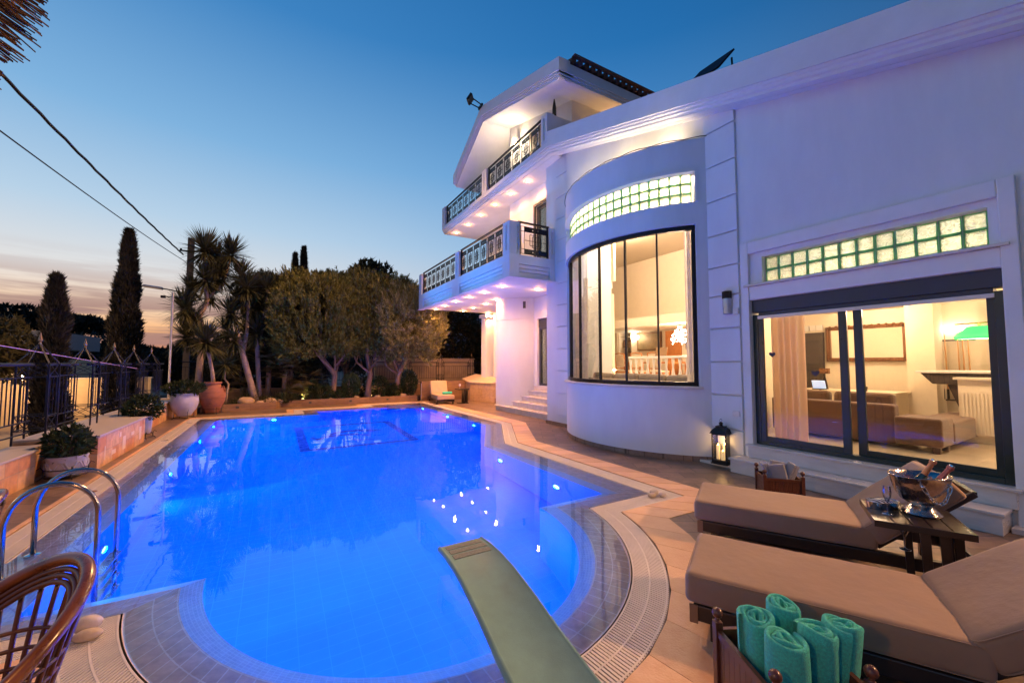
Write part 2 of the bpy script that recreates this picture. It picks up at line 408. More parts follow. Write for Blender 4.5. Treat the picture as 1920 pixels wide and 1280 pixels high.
mb = MB(); mb.box((-1.05,6.2,DEP+.003),(-.75,15.2,DEP+.0035)); 
# pool lamps set in the walls
lampglass = emit('pool_lamp_glass', (.45,.7,1), 4)
POOLL = [(-1.6,6.2,0),(-1.6,9.4,0),(-1.6,12.6,0),(-1.6,15.2,0),(5.39,16.6,180),(5.4,13.8,180),(5.41,11.6,180),(4.06,7.4,180),(4.07,5.5,180),(.0,16.0,-90),(1.265,2.465,90),(2.62,3.2,130),(-.1,3.2,50),(-.6,4.5,90)]
for x, y, a in POOLL:
    dx, dy = math.cos(R(a)), math.sin(R(a)); c = Vector((x, y, -.72)); nrm = Vector((dx, dy, 0))
    ring = MB(); q = nrm.to_track_quat('Z', 'Y').to_matrix()
    pr = [(.10,0),(.12,.012),(.10,.03),(.085,.03)]
    rv = MB(); rv.lathe(pr, n=20, cap=False); ring.add([tuple(c + q @ Vector(v)) for v in rv.v], rv.f)
    lp = ring.build('pool_or_added_lamp', chrome, pool, smooth=True)
    g = MB(); g2 = MB(); g2.lathe([(.001,.022),(.06,.02),(.086,.01)], n=16, cap=False); g.add([tuple(c + q @ Vector(v)) for v in g2.v], g2.f)
    g.build('lamp_glass', lampglass, lp)
    ad = bpy.data.lights.new('pool_lamp_light', 'AREA'); ad.shape = 'DISK'; ad.size = .11; ad.energy = 88 if y < 9 else 145; ad.color = BLUE
    ao = bpy.data.objects.new('pool_lamp_light', ad); link(ao); ao.parent = pool; ao.location = wm(pool).inverted() @ (c+nrm*.035); ao.rotation_euler = (nrm).to_track_quat('-Z','Y').to_euler()
for (x, y, tx_, ty_, tz_, e_, an_) in ((-2.2,12.4,5.6,11.8,5.3,3000,27),(-2.2,15.6,5.6,15.6,5.3,3000,27),(-2.2,8.0,6.0,7.0,5.6,900,44)):  # blue spots added in the gutter to tint balcony and bay
    mb = MB(); mb.lathe([(.06,-.05),(.07,-.002),(.055,.0)], (x,y,0), 18); lp = mb.build('pool_or_added_lamp', chrome, pool, smooth='auto')
    spot((x,y,.03), (tx_,ty_,tz_), e_, (0,.30,1), an_, .9, .05, pool)
# water
wmat = bpy.data.materials.new('water'); wmat.use_nodes = True; n_ = wmat.node_tree.nodes; l_ = wmat.node_tree.links; n_.clear()
wo = n_.new('ShaderNodeOutputMaterial'); wg = n_.new('ShaderNodeBsdfGlass'); wg.inputs['IOR'].default_value = 1.333; wg.inputs['Roughness'].default_value = 0; wg.inputs[0].default_value = (.93,.97,1,1)
wt = n_.new('ShaderNodeTexCoord'); wn = n_.new('ShaderNodeTexNoise'); wn.inputs['Scale'].default_value = 1.3; wn.inputs['Detail'].default_value = 2.5
l_.new(wt.outputs['Object'], wn.inputs['Vector']); wb = n_.new('ShaderNodeBump'); wb.inputs['Strength'].default_value = .03; wb.inputs['Distance'].default_value = .12
l_.new(wn.outputs[0], wb.inputs['Height']); l_.new(wb.outputs[0], wg.inputs['Normal']); l_.new(wg.outputs[0], wo.inputs[0])
mb = MB(); mb.sheet(outline(.452, 120), [], -.008)
props(mb.build('water', wmat), 'still blue pool water brimming to its overflow rim', None, None, 'structure')
# gutter with white slats
gut = thing('gutter', 'overflow gutter running round the pool under a slatted grating', None); gut['kind'] = 'structure'
wallstrip(.462, -.004, .462, -.11).build('channel', mat('dark_channel', (.02,.018,.016), .7), gut)
mb = MB(); mb.sheet(outline(.80, 60), [outline(.45, 60)[::-1]], -.1); mb.build('channel_floor', MATS['dark_channel'], gut)
slat = mat('grating_plastic', (.66,.60,.54), .5, var=.06)
mb = MB()
for q in strip_quads(.474, .76, .028, None, .012):
    a, b, c, d = q
    mb.add([(a.x,a.y,-.022),(b.x,b.y,-.022),(c.x,c.y,-.022),(d.x,d.y,-.022),(a.x,a.y,-.002),(b.x,b.y,-.002),(c.x,c.y,-.002),(d.x,d.y,-.002)],
           [(0,1,2,3),(7,6,5,4),(0,4,5,1),(1,5,6,2),(2,6,7,3),(3,7,4,0)])
for dd in (.48, .612, .745):
    a, b = outline(dd-.006, 60), outline(dd+.006, 60)
    for i in range(len(a)):
        j = (i+1) % len(a); mb.add([(*a[i],-.0005),(*a[j],-.0005),(*b[j],-.0005),(*b[i],-.0005)], [(3,2,1,0)])
gr = mb.build('grating', slat, gut); gr['kind'] = 'stuff'
# coping pavers
cop = mat('coping_stone', (.57,.32,.165), .4, col2=(.66,.43,.25), scale=7, bump=.4, bscale=70, island=.2)
mb = MB()
for q in strip_quads(.7755, 1.2095, .5, [7,8,9,10,0,'e'], 0): mb.add([(*p,.0015) for p in q], [(3,2,1,0)])
props(mb.build('joint_bed', MATS['dark_channel']), None, None, None, 'structure')
mb = MB()
def paver(q, z0=-.04, z1=.007):
    a, b, c, d = [Vector(p) for p in q]
    mb.add([(*a,z0),(*b,z0),(*c,z0),(*d,z0),(*a,z1),(*b,z1),(*c,z1),(*d,z1)], [(0,1,2,3),(7,6,5,4),(0,4,5,1),(1,5,6,2),(2,6,7,3),(3,7,4,0)])
for q in strip_quads(.775, 1.21, .40, [7,8,9,10,0,'e'], .014): paver(q)
props(mb.build('coping', cop, bevel=.003, bseg=1), 'peach stone coping slabs laid round the pool', None, None, 'structure')
mb = MB()
for q in strip_quads(.775, .83, .5, [1], .006): paver(q)
for q in strip_quads(.775, 1.0, .5, [2,3,4,5,6], .006): paver(q)
props(mb.build('pool_border', cop, bevel=.003, bseg=1), 'narrow stone border at the left and far sides of the pool', None, None, 'structure')
# terrace tiles
tile = brickmat('terrace_tile', (.13,.088,.062), (.225,.155,.11), (.055,.042,.034), .60, .30, .007, .36, rot=R(32), offset=.5, nvar=.35, nscale=7, bump=.35, stretch=(1,1,1))
mb = MB(); mb.sheet([(-3.15,-4),(9.6,-4),(9.6,24),(-3.15,24)], [outline(.77, 60)[::-1]], 0)
props(mb.build('terrace', tile), 'brown slate look terrace tiles between pool and villa', None, None, 'structure')
# lower ground around the property, reaching the horizon
gm = mat('dusty_ground', (.07,.055,.045), .9, scale=.3, var=.3)
mb = MB(); mb.sheet([(-900,-600),(900,-600),(900,1200),(-900,1200)], [[(-3.3,-3.9),(-3.3,23.9),(9.5,23.9),(9.5,-3.9)]], -1.0)
props(mb.build('ground', gm), None, None, None, 'structure')
mb = MB(); mb.box((-3.35,-4.05,-1.05),(-3.15,24.05,-.01)); mb.box((-3.15,23.9,-1.05),(9.7,24.05,-.01)); mb.box((9.6,-4,-1.05),(9.7,23.9,-.01)); mb.box((-3.15,-4.05,-1.05),(9.7,-4,-.01))
props(mb.build('terrace_base', mat('concrete', (.3,.27,.24), .8)), None, None, None, 'structure')
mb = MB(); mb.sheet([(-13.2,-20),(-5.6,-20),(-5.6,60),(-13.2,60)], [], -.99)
props(mb.build('road', mat('lit_road_tone', (.30,.23,.16), .85, scale=3, bump=.2)), None, None, None, 'structure')  # pale tone raised so the ground looks lamplit
# ================================================================ VILLA
house = thing('villa', 'white two winged villa with curved glazed bay, balconies and gabled roof', 'house', (7, 8, 0))
SL = .293
def zs(y): return 6.33 + SL*(y-4.04)
XW = 7.0
mb = MB()
def wall(y0, y1, z0, z1=None, x0=XW, x1=7.3):
    if z1 is None: mb.prismx([(y0,z0),(y1,z0),(y1,zs(y1)+.3),(y0,zs(y0)+.3)], x0, x1)
    else: mb.box((x0,y0,z0),(x1,y1,z1))
wall(-6, 1.12, 0); wall(3.90, 4.60, 0, None); wall(1.12, 3.90, 3.67, None); wall(1.12, 3.90, 2.872, 3.13); wall(1.12, 3.90, 0, .40)
wall(4.6, 8.95, 6.0, None)
mb.box((7.02,4.2,0),(7.3,4.599,5.9))
mb.build('wing_wall', plaster, house)
mb = MB()                                                  # raised surround of the sliding door
mb.box((6.94,3.90,.0),(6.999,4.03,3.87)); mb.box((6.94,.98,0),(6.999,1.115,3.87)); mb.box((6.94,1.115,3.67),(6.999,3.90,3.87)); mb.box((6.955,1.115,2.874),(6.999,3.90,3.10))
mb.build('door_surround', plaster_trim, house, bevel=.012)
mb = MB(); mb.box((6.90,1.04,3.10),(7.12,3.97,3.135)); mb.build('block_sill', marble, house, bevel=.006)
mb = MB(); mb.box((7.0,1.12,3.135),(7.28,1.20,3.67)); mb.box((7.0,3.70,3.135),(7.28,3.90,3.67)); mb.box((7.0,1.2,3.59),(7.28,3.70,3.67)); mb.build('block_reveal', plaster, house)
# rusticated piers
mb = MB(); gz = [.06,.64,1.24,1.83,2.43,3.02,3.55,4.15,4.80,5.46,6.13]
for a, b in zip(gz[:-1], gz[1:]): mb.box((6.955,4.075,a+.012),(6.999,4.68,b-.012))
mb.prismx([(4.075,6.142),(4.68,6.142),(4.68,zs(4.68)),(4.075,zs(4.075))], 6.955, 6.999)
mb.build('rusticated_pier', plaster, house, bevel=.01)
mb = MB(); mb.box((7.15,8.88,0),(8.6,10.16,8.0)); mb.build('corner_pier', plaster, house)
mb = MB(); gz2 = [.3+.64*i for i in range(13)]
for a, b in zip(gz2[:-1], gz2[1:]): mb.box((7.115,8.9,a+.012),(7.149,9.62,min(b,7.86)-.012))
mb.build('rusticated_pier', plaster, house, bevel=.01)
# sloping cornice and parapet of the wing
prof = [(6.6,.61),(6.6,.165),(6.635,.165),(6.635,.12),(6.665,.105),(6.665,.06),(6.71,.045),(6.71,0),(6.86,0),(6.86,.02),(6.875,.02),(6.875,0),(7.0,0),(7.0,.61)]
def sweep(mb, prof, ya, za, yb, zb):
    n = len(prof); vs = [(x,ya,za+z) for x,z in prof] + [(x,yb,zb+z) for x,z in prof]
    mb.add(vs, [tuple(range(n)), tuple(range(2*n-1,n-1,-1))] + [(i,n+i,n+(i+1)%n,(i+1)%n) for i in range(n)])
mb = MB(); sweep(mb, prof, -6, zs(-6), 9.32, zs(9.32)); mb.build('cornice', plaster_trim, house)
mb = MB(); mb.prismx([(-6,zs(-6)+.31),(9.3,zs(9.3)+.31),(9.3,zs(9.3)+.45),(-6,zs(-6)+.45)], 7.0, 14); mb.box((13,-6,0),(13.2,18,6)); mb.box((7.3,-6.2,0),(13.2,-6,8)); mb.build('roof', mat('roof_slab', (.35,.33,.31), .8), house)
# ---------------- upper balcony slab (third floor level)
Z2 = zs(9.32)
prof2 = [(x, min(z, .30)) for x, z in prof]
mb = MB(); sweep(mb, prof2, 9.3205, Z2, 17.9, Z2)
mb.box((6.9,9.33,Z2+.004),(11,17.88,Z2+.296))
upper = mb.build('balcony', plaster_trim, house)
def slotpost(mb, x0, x1, y0, y1, z0, z1, face='x'):
    # rectangular post with a vertical slot let into its outer face
    if face == 'x':
        m = (y0+y1)/2; w = .035
        mb.box((x0+.05,y0,z0),(x1,y1,z1)); mb.box((x0,y0,z0),(x0+.05,m-w,z1)); mb.box((x0,m+w,z0),(x0+.05,y1,z1)); mb.box((x0,m-w,z0),(x0+.05,m+w,z0+.12)); mb.box((x0,m-w,z1-.10),(x0+.05,m+w,z1))
    else:
        m = (x0+x1)/2; w = .035
        mb.box((x0,y0+.05,z0),(x1,y1,z1)); mb.box((x0,y0,z0),(m-w,y0+.05,z1)); mb.box((m+w,y0,z0),(x1,y0+.05,z1)); mb.box((m-w,y0,z0),(m+w,y0+.05,z0+.12)); mb.box((m-w,y0,z1-.10),(m+w,y0+.05,z1))
T2 = 9.06
for y0, y1, zb in ((9.325,9.64,Z2+.31),(13.25,13.64,Z2+.302),(17.52,17.9,Z2+.302)):
    mb = MB(); slotpost(mb, 6.6, 6.86, y0, y1, zb, T2+.02); mb.build('post', plaster, upper, bevel=.006)
mb = MB(); mb.box((6.862,9.33,Z2+.3),(7.65,9.52,T2)); mb.build('parapet', plaster, upper)
def railpanel(parent, ax, c, a0, a1, z0, z1, units, holes=3):
    """ornamental railing; ax='y': runs along y at x=c ; ax='x': runs along x at y=c"""
    mb = MB()
    P = (lambda s, z, o=0: (c+o, s, z)) if ax == 'y' else (lambda s, z, o=0: (s, c+o, z))
    def hb(s0, s1, z, t=.012, w=.012): mb.box(P(s0, z-t/2, -w/2), P(s1, z+t/2, w/2))
    def vb(s, z0_, z1_, t=.012): mb.box(P(s-t/2, z0_, -t/2), P(s+t/2, z1_, t/2))
    zt, zb = z1-.09, z0+.07
    hb(a0, a1, zt); hb(a0, a1, zb); mb.box(P(a0, z0, -.025), P(a0+.05, z1, .025)); mb.box(P(a1-.05, z0, -.025), P(a1, z1, .025))
    pitch = (a1-a0-.1)/units
    for k in range(units):
        s0 = a0+.05+pitch*k; s1 = s0+pitch; g = min(.14, pitch*.28); p0, p1 = s0+g, s1-.01; m = (p0+p1)/2; pw = p1-p0
        for s in (s0+.03, p0, p1): vb(s, zb, zt)
        for zz in (zt-.14, zb+.14): hb(s0+.03, p0, zz)
        for za, zc in ((zt-.15, zt),(zb, zb+.15)):         # plates pierced by a row of holes
            mid = (za+zc)/2; r = .018; cs = [m+(q-(holes-1)/2)*pw*.24 for q in range(holes)]
            mb.box(P(p0, za, -.006), P(p1, mid-r, .006)); mb.box(P(p0, mid+r, -.006), P(p1, zc, .006))
            e = [p0] + sum([[q-r, q+r] for q in cs], []) + [p1]
            for i in range(0, len(e), 2): mb.box(P(e[i], mid-r, -.006), P(e[i+1], mid+r, .006))
        zm = (zb+zt)/2; q = pw*.22; h = (zt-zb)*.5-.18
        vb(m, zb+.15, zt-.15); hb(p0, p1, zm)
        for (dx, dz, ww, hh) in ((-.25*q, .12*h, q*.9, h*.72),(.25*q, -.12*h, q*.9, h*.72)):
            cxx, czz = m+dx, zm+dz
            vb(cxx-ww, czz-hh, czz+hh, .014); vb(cxx+ww, czz-hh, czz+hh, .014); hb(cxx-ww, cxx+ww, czz-hh, .014); hb(cxx-ww, cxx+ww, czz+hh, .014)
    mb.box(P(a0-.02, z1, -.03), P(a1+.02, z1+.04, .03))
    return mb.build('railing', darkmetal, parent)
railpanel(upper, 'y', 6.7, 9.66, 13.23, Z2+.3, T2, 6); railpanel(upper, 'y', 6.7, 13.66, 17.5, Z2+.3, T2, 6)
# ---------------- lower balcony
B0, B1, BR = 4.26, 4.89, 5.84
mb = MB()
mb.box((5.73,9.86,B0+.02),(9.6,18.05,B0+.24))
mb.box((5.58,9.73,4.63),(5.73,18.07,B1)); mb.box((5.73,9.73,4.63),(7.16,9.86,B1)); mb.box((5.73,17.94,4.28),(9.3,18.07,B1))
for y0, y1 in ((9.73,10.15),(13.35,14.0),(17.5,18.07)): mb.box((5.583,y0,B0),(5.73,y1,4.63))
mb.box((5.73,9.733,B0),(5.9,9.86,4.63)); mb.box((6.98,9.733,B0),(7.16,9.86,4.63))
for k in range(3):
    for y0, y1 in ((10.15,13.35),(14.0,17.5)): mb.box((5.63+.04*k,y0,4.63-.105*(k+1)),(5.76,y1,4.628-.105*k-.012))
    mb.box((5.9,9.775+.035*k,4.63-.105*(k+1)),(6.98,9.9,4.628-.105*k-.012))
mb.box((5.56,9.71,B0-.03),(5.80,18.09,B0-.001)); mb.box((5.80,9.71,B0-.03),(7.16,9.9,B0-.001))
lower = mb.build('balcony', plaster_trim, house)
for y0, y1 in ((9.735,10.12),(13.4,13.75),(17.7,18.07)):
    mb = MB(); slotpost(mb, 5.582, 5.80, y0, y1, B1+.001, BR, 'x'); 
    mb.build('post', plaster, lower, bevel=.006)
for xa, xb in ((5.802,5.92),(6.98,7.15)):
    mb = MB(); slotpost(mb, xa, xb, 9.735, 9.93, B1+.001, BR, 'y'); mb.build('post', plaster, lower, bevel=.006)
railpanel(lower, 'y', 5.68, 10.14, 13.38, B1, BR+.01, 6); railpanel(lower, 'y', 5.68, 13.77, 17.68, B1, BR+.01, 7); railpanel(lower, 'x', 9.82, 5.94, 6.96, B1, BR+.01, 1, 2)
# ---------------- downlights in both soffits
dl_glow = emit('downlight_glow', (1,.72,.40), 60)
def downlight(x, y, z, par, e, ang=150):
    mb = MB(); mb.lathe([(.045,0),(.045,-.012),(.062,-.012),(.062,0)], (x,y,z), 16, cap=False); o = mb.build('downlight', chrome, par, smooth='auto')
    mb = MB(); mb.lathe([(.001,-.004),(.044,-.005)], (x,y,z), 14, cap=False); mb.build('bulb', dl_glow, par)
    if e: spot((x,y,z-.025), (x,y,0), e*4.2, WARM, 168, 1, .03, par); point((x,y,z-.10), e*.2, WARM, .03, par)
for i, (x, y) in enumerate([(6.26,11.37),(6.25,12.68),(6.23,13.89),(6.21,15.14),(6.26,16.53),(6.29,17.76),(7.36,13.87),(7.58,15.16),(7.6,16.5),(7.62,17.72),(8.96,17.7),(7.57,11.27)]):
    downlight(x, y, B0-.001 if x < 5.8 else B0+.02, lower, 52 if x < 7 else 60)
for i, (x, y) in enumerate([(7.12,11.17),(7.12,12.33),(7.115,13.52),(7.12,14.78),(7.15,16.1),(7.13,17.41)]):
    downlight(x, y, Z2-.001, upper, 30)
# ---------------- recessed ground floor entrance
mb = MB(); mb.box((8.4,10.16,0),(8.7,11.25,4.27)); mb.box((8.4,12.5,0),(8.7,13.5,4.27)); mb.box((8.4,11.25,3.45),(8.7,12.5,4.27)); mb.box((8.4,11.25,0),(8.7,12.5,.98))
mb.box((9.2,14,0),(9.5,17.6,4.27)); mb.build('entrance_wall', plaster, house)
mb = MB(); mb.lathe([(1.03,0),(1.03,1.29)], (8.49,13.82,0), 64); mb.lathe([(.99,1.28),(.99,1.315)], (8.49,13.82,0), 64, cap=False); mb.lathe([(1.03,1.305),(1.03,3.45)], (8.49,13.82,0), 64)
mb.lathe([(.99,3.44),(.99,3.475)], (8.49,13.82,0), 64, cap=False); mb.lathe([(1.03,3.465),(1.03,4.275)], (8.49,13.82,0), 64); mb.build('round_column', plaster, house, smooth='auto')
mb = MB(); mb.box((9.0,17.95,0),(9.45,18.55,4.26)); mb.box((8.9,17.85,4.08),(9.5,18.62,4.255)); 
mb.build('far_pier', plaster, house)
mb = MB()
for k in range(6): mb.box((8.97,18.0,.25+.64*k),(8.999,18.5,.87+.64*k))
mb.build('rusticated_pier', plaster, house, bevel=.008)
mb = MB(); mb.box((8.36,12.5,.98),(8.399,12.66,3.45)); mb.box((8.36,11.1,.98),(8.399,11.25,3.45)); mb.box((8.36,11.1,3.45),(8.399,12.66,3.72)); mb.build('door_surround', plaster_trim, house, bevel=.01)
mb = MB(); mb.box((8.42,11.26,3.12),(8.6,12.49,3.44)); mb.box((8.44,12.40,.99),(8.52,12.49,3.12)); mb.box((8.44,11.26,.99),(8.52,11.35,3.12)); mb.box((8.44,11.35,.99),(8.52,12.40,1.07)); mb.box((8.44,11.35,3.05),(8.52,12.40,3.12))
dr = mb.build('door', boxgrey, house, bevel=.004)
mb = MB(); mb.box((8.475,11.351,1.071),(8.485,12.399,3.049)); mb.build('pane', glass, dr)
mb = MB(); mb.tube([(8.44,12.43,1.95),(8.40,12.43,1.95),(8.40,12.43,2.1),(8.44,12.43,2.1)], .009); mb.build('handle', chrome, dr)
curt = mat('curtain_fabric', (.62,.50,.34), .8, var=.06, trans=.45)
def curtain(y0, y1, z0, z1, x, waves=12, amp=.035, ax='y', mt=None, par=None, name='curtain'):
    mb = MB(); n = waves*8; vs = []
    for i in range(n+1):
        t = i/n; s = y0+(y1-y0)*t; o = amp*math.sin(t*waves*2*math.pi)+.4*amp*math.sin(t*waves*3.1+1)
        p = (x+o, s) if ax == 'y' else (s, x+o); vs += [(*p, z0), (p[0]+o*.1, p[1], z1)]
    mb.add(vs, [(2*i, 2*i+2, 2*i+3, 2*i+1) for i in range(n)])
    return mb.build(name, mt or curt, par, smooth=True)
mb = MB()
for k in range(5):
    x = 7.42+.25*k; z = .2*(k+1)
    mb.prism([(x+.03,10.165),(8.399,10.165),(8.399,13.0),(7.95,13.5),(7.62,14.30),(7.46,14.05)], 0, z-.041) if k < 1 else mb.box((x+.03,10.165,.2*k),(8.399,13.9-.25*k,z-.04))
mb.build('step_risers', mat('step_stone', (.66,.60,.53), .5), house)
mb = MB()
for k in range(4):
    x = 7.42+.25*k; z = .2*(k+1); mb.prism([(x-.01,10.163),(8.398,10.163),(8.398,13.0),(7.95,13.5),(7.64,14.36),(7.41,14.10)], z-.039, z) if k < 1 else mb.box((x-.01,10.163,z-.039),(8.398,13.93-.25*k,z))
mb.build('step_treads', marble, house, bevel=.008)
mb = MB(); mb.box((7.44,13.72,.22),(7.47,14.25,.42))
vent = MB()
for k in range(5): vent.box((7.535+.0*k,13.98+.07*k,.23),(7.56,14.03+.07*k,.42))
vent.build('vent', mat('rust_tile', (.30,.17,.11), .6), house)
# middle floor wall behind the lower balcony, upper volume
mb = MB()
mb.box((7.65,11.5,4.5),(7.9,13.3,Z2)); mb.box((7.65,10.16,7.2),(7.9,11.5,Z2)); mb.box((7.9,13.05,4.5),(11,13.3,Z2)); mb.box((9.0,13.3,4.5),(9.3,18,Z2))
mb.box((7.9,9.5,4.5),(7.95,10.2,Z2))
mb.build('middle_wall', plaster, house)
mb = MB(); mb.box((7.68,11.36,4.5),(7.76,11.49,7.19)); mb.box((7.68,10.2,7.08),(7.76,11.36,7.19)); mb.box((7.68,10.2,4.5),(7.76,11.36,4.6)); mb.box((7.60,11.5,4.5),(7.66,11.58,7.28)); mb.box((7.60,10.17,7.2),(7.66,11.5,7.28))
dr = mb.build('door', boxgrey, house); mb = MB(); mb.box((7.715,10.2,4.61),(7.725,11.359,7.079)); mb.build('pane', glass, dr)
# gabled top floor
def gtop(y): return 10.10+(y-8.47)*.273 if y <= 13.3 else 11.42-(y-13.3)*.56
gy = [8.47, 13.3, 16.05]
def gsec(o0, o1, ya=8.47, yb=16.05):
    ys = [ya] + [y for y in (13.3,) if ya < y < yb] + [yb]
    return [(y, gtop(y)-o1) for y in ys] + [(y, gtop(y)-o0) for y in reversed(ys)]
mb = MB()
mb.prismx(gsec(0, .36), 6.4, 6.78)
for k, (o0, o1) in enumerate(((.361,.42),(.421,.48),(.481,.56))): mb.prismx(gsec(o0, o1, 8.47+.03*(k+1), 16.05-.03*(k+1)), 6.4+.03*(k+1), 6.9)
mb.prismx(gsec(.36, .50, 8.56), 6.9, 11.5)
mb.box((6.78,8.47,9.74),(11.5,8.58,10.02)); mb.box((6.43,8.5,9.66),(11.5,8.6,9.739)); mb.box((6.46,8.53,9.58),(11.5,8.62,9.659))
mb.build('gable', plaster_trim, house)
mb = MB(); n1 = 4
mb.prismx([(9.5,8.2),(13.3,8.2),(13.3,gtop(13.3)-.5),(9.5,gtop(9.5)-.5)], 7.65, 11.4); mb.prismx([(13.3,8.2),(15.3,8.2),(15.3,gtop(15.3)-.5),(13.3,gtop(13.3)-.5)], 8.7, 11.4)
mb.build('upper_wall', plaster, house)
mb = MB(); mb.box((8.9,9.47,8.75),(9.5,9.499,9.35)); w_ = mb.build('window', boxgrey, house)
mb = MB(); mb.box((10.2,9.38,9.0),(10.35,9.499,9.2)); w_ = mb.build('wall_or_added_lamp', emit('lantern_glow', (1,.72,.42), 25), house); point((10.27,9.25,9.0), 120, (1,.47,.15), .08, w_)  # lamp added here to warm the side wall under the eave
mb = MB()
for k in range(3): mb.box((7.63,10.3+.55*k,8.2),(7.649,10.75+.55*k,10.0))
mb.build('shutter', mat('brown_shutter', (.16,.10,.07), .5), house)
rt = mat('roof_tile', (.10,.045,.028), .75, var=.3, island=.2)
mb = MB()
for k in range(19):
    x = 6.86+.235*k
    mb.tube([(x,8.40,gtop(8.40)+.035),(x,13.3,gtop(13.3)+.035)], .085, 10)
mb.prismx([(8.42,gtop(8.42)+.002),(13.3,gtop(13.3)+.002),(13.3,gtop(13.3)+.03),(8.42,gtop(8.42)+.03)], 6.79, 11.4)
mb.box((6.80,8.28,gtop(8.4)+.10),(11.4,8.42,gtop(8.4)+.13))
mb.build('roof_tiles', rt, house, smooth='auto')
# ---------------- curved bay
BX, BY, BRR = 8.81, 6.75, 2.81
def arcpt(a, r, z): return (BX-r*math.cos(R(a)), BY+r*math.sin(R(a)), z)
def arcblock(mb, a0, a1, z0, z1, r0=BRR-.22, r1=BRR, step=1.5):
    n = max(1, int(abs(a1-a0)/step)); vs = []
    for i in range(n+1):
        a = a0+(a1-a0)*i/n; vs += [arcpt(a,r0,z0), arcpt(a,r1,z0), arcpt(a,r1,z1), arcpt(a,r0,z1)]
    fs = [(0,1,2,3), (4*n+3,4*n+2,4*n+1,4*n)]
    for i in range(n):
        b = 4*i; fs += [(b,b+4,b+5,b+1),(b+1,b+5,b+6,b+2),(b+2,b+6,b+7,b+3),(b+3,b+7,b+4,b)]
    mb.add(vs, fs)
A = 51.5; AW = 44.6
mb = MB()
arcblock(mb, -A, A, 0, 1.33); arcblock(mb, -A, A, 4.44, 4.87); arcblock(mb, -A, A, 5.50, 6.10)
for s in (-1, 1):
    arcblock(mb, s*AW, s*A, 1.33, 4.44); arcblock(mb, s*AW, s*A, 4.87, 5.50)
mb.build('bay_wall', plaster, house, auto=35)
mb = MB(); arcblock(mb, -AW-1.2, A-2, 1.32, 1.37, BRR-.25, BRR+.06); mb.build('bay_sill', marble, house, auto=35, bevel=.008)
mb = MB(); arcblock(mb, -AW, AW, 5.46, 5.52, BRR-.2, BRR+.018); arcblock(mb, -AW-1, -AW, 4.87, 5.52, BRR-.2, BRR+.018); mb.build('bay_trim', plaster_trim, house, auto=35)
mb = MB(); arcblock(mb, -A, A, .0, .095, BRR-.1, BRR+.012, .9); mb.box((7.10,8.9,0),(7.148,10.17,.095)); mb.build('skirting', brickmat('skirting_tile', (.22,.15,.11), (.26,.18,.13), (.1,.07,.05), .3, .3, .006, .5, nvar=.3), house)
mb = MB(); mb.prism([(7.02,4.6),(7.02,8.9)]+[tuple(arcpt(a, BRR-.05, 0)[:2]) for a in range(49,-50,-4)], 5.9, 5.99); mb.build('bay_roof', plaster, house)
bayglass = glassmat('bay_glass', (.98,.98,.98), 1.4, 0, .5); bow = MB(); rg = BRR-.10
mull = [-44.5,-29.9,-16.1,-2,14.4,29.5,44.5]
arcblock(bow, -44.5, 44.5, 1.371, 1.45, rg-.04, rg+.04, 3); arcblock(bow, -44.5, 44.5, 4.355, 4.439, rg-.04, rg+.04, 3)
for i, a in enumerate(mull):
    w = .75 if i in (0, 6) else .32
    aa = a+ (w if i == 0 else (-w if i == 6 else 0)); arcblock(bow, aa-w, aa+w, 1.45, 4.355, rg-.03, rg+.03, 5)
bw = bow.build('bay_window', darkmetal, house)
for a, b in zip(mull[:-1], mull[1:]):
    p, q = Vector(arcpt(a, rg-.005, 1.45)), Vector(arcpt(b, rg-.005, 1.45)); mb = MB()
    mb.add([tuple(p), tuple(q), (q.x,q.y,4.355), (p.x,p.y,4.355)], [(0,1,2,3)]); mb.build('pane', bayglass, bw)
# glass blocks
gb = bpy.data.materials.new('glass_block'); gb.use_nodes = True; n = gb.node_tree.nodes; l = gb.node_tree.links; n.clear()
o_ = n.new('ShaderNodeOutputMaterial'); tcx = n.new('ShaderNodeTexCoord'); vo = n.new('ShaderNodeTexVoronoi'); vo.inputs['Scale'].default_value = 32; vo.feature = 'SMOOTH_F1'
nz = n.new('ShaderNodeTexNoise'); nz.inputs['Scale'].default_value = 9; l.new(tcx.outputs['Object'], nz.inputs['Vector']); mxv = n.new('ShaderNodeMix'); mxv.data_type = 'RGBA'; mxv.inputs[0].default_value = .12
l.new(tcx.outputs['Object'], mxv.inputs[6]); l.new(nz.outputs[1], mxv.inputs[7]); l.new(mxv.outputs[2], vo.inputs['Vector'])
bpx = n.new('ShaderNodeBump'); bpx.inputs['Strength'].default_value = .9; bpx.inputs['Distance'].default_value = .02; l.new(vo.outputs[0], bpx.inputs['Height'])
tl = n.new('ShaderNodeBsdfTranslucent'); rt_ = ramp(n, l, [(.15, (1,1,.95)), (.35, (.62,.70,.58)), (.6, (.95,1,.9)), (.8, (.5,.6,.5))], vo.outputs[0]); l.new(rt_.outputs[0], tl.inputs[0]); l.new(bpx.outputs[0], tl.inputs['Normal'])
gl = n.new('ShaderNodeBsdfGlossy'); gl.inputs['Roughness'].default_value = .12; l.new(bpx.outputs[0], gl.inputs['Normal'])
tp = n.new('ShaderNodeBsdfTransparent'); tp.inputs[0].default_value = (.8,.95,.82,1)
m1 = n.new('ShaderNodeMixShader'); r1 = ramp(n, l, [(.2, (.05,)*3), (.8, (.35,)*3)], vo.outputs[0]); l.new(r1.outputs[0], m1.inputs[0]); l.new(tl.outputs[0], m1.inputs[1]); l.new(tp.outputs[0], m1.inputs[2])
m2 = n.new('ShaderNodeMixShader'); m2.inputs[0].default_value = .12; l.new(m1.outputs[0], m2.inputs[1]); l.new(gl.outputs[0], m2.inputs[2]); l.new(m2.outputs[0], o_.inputs[0])
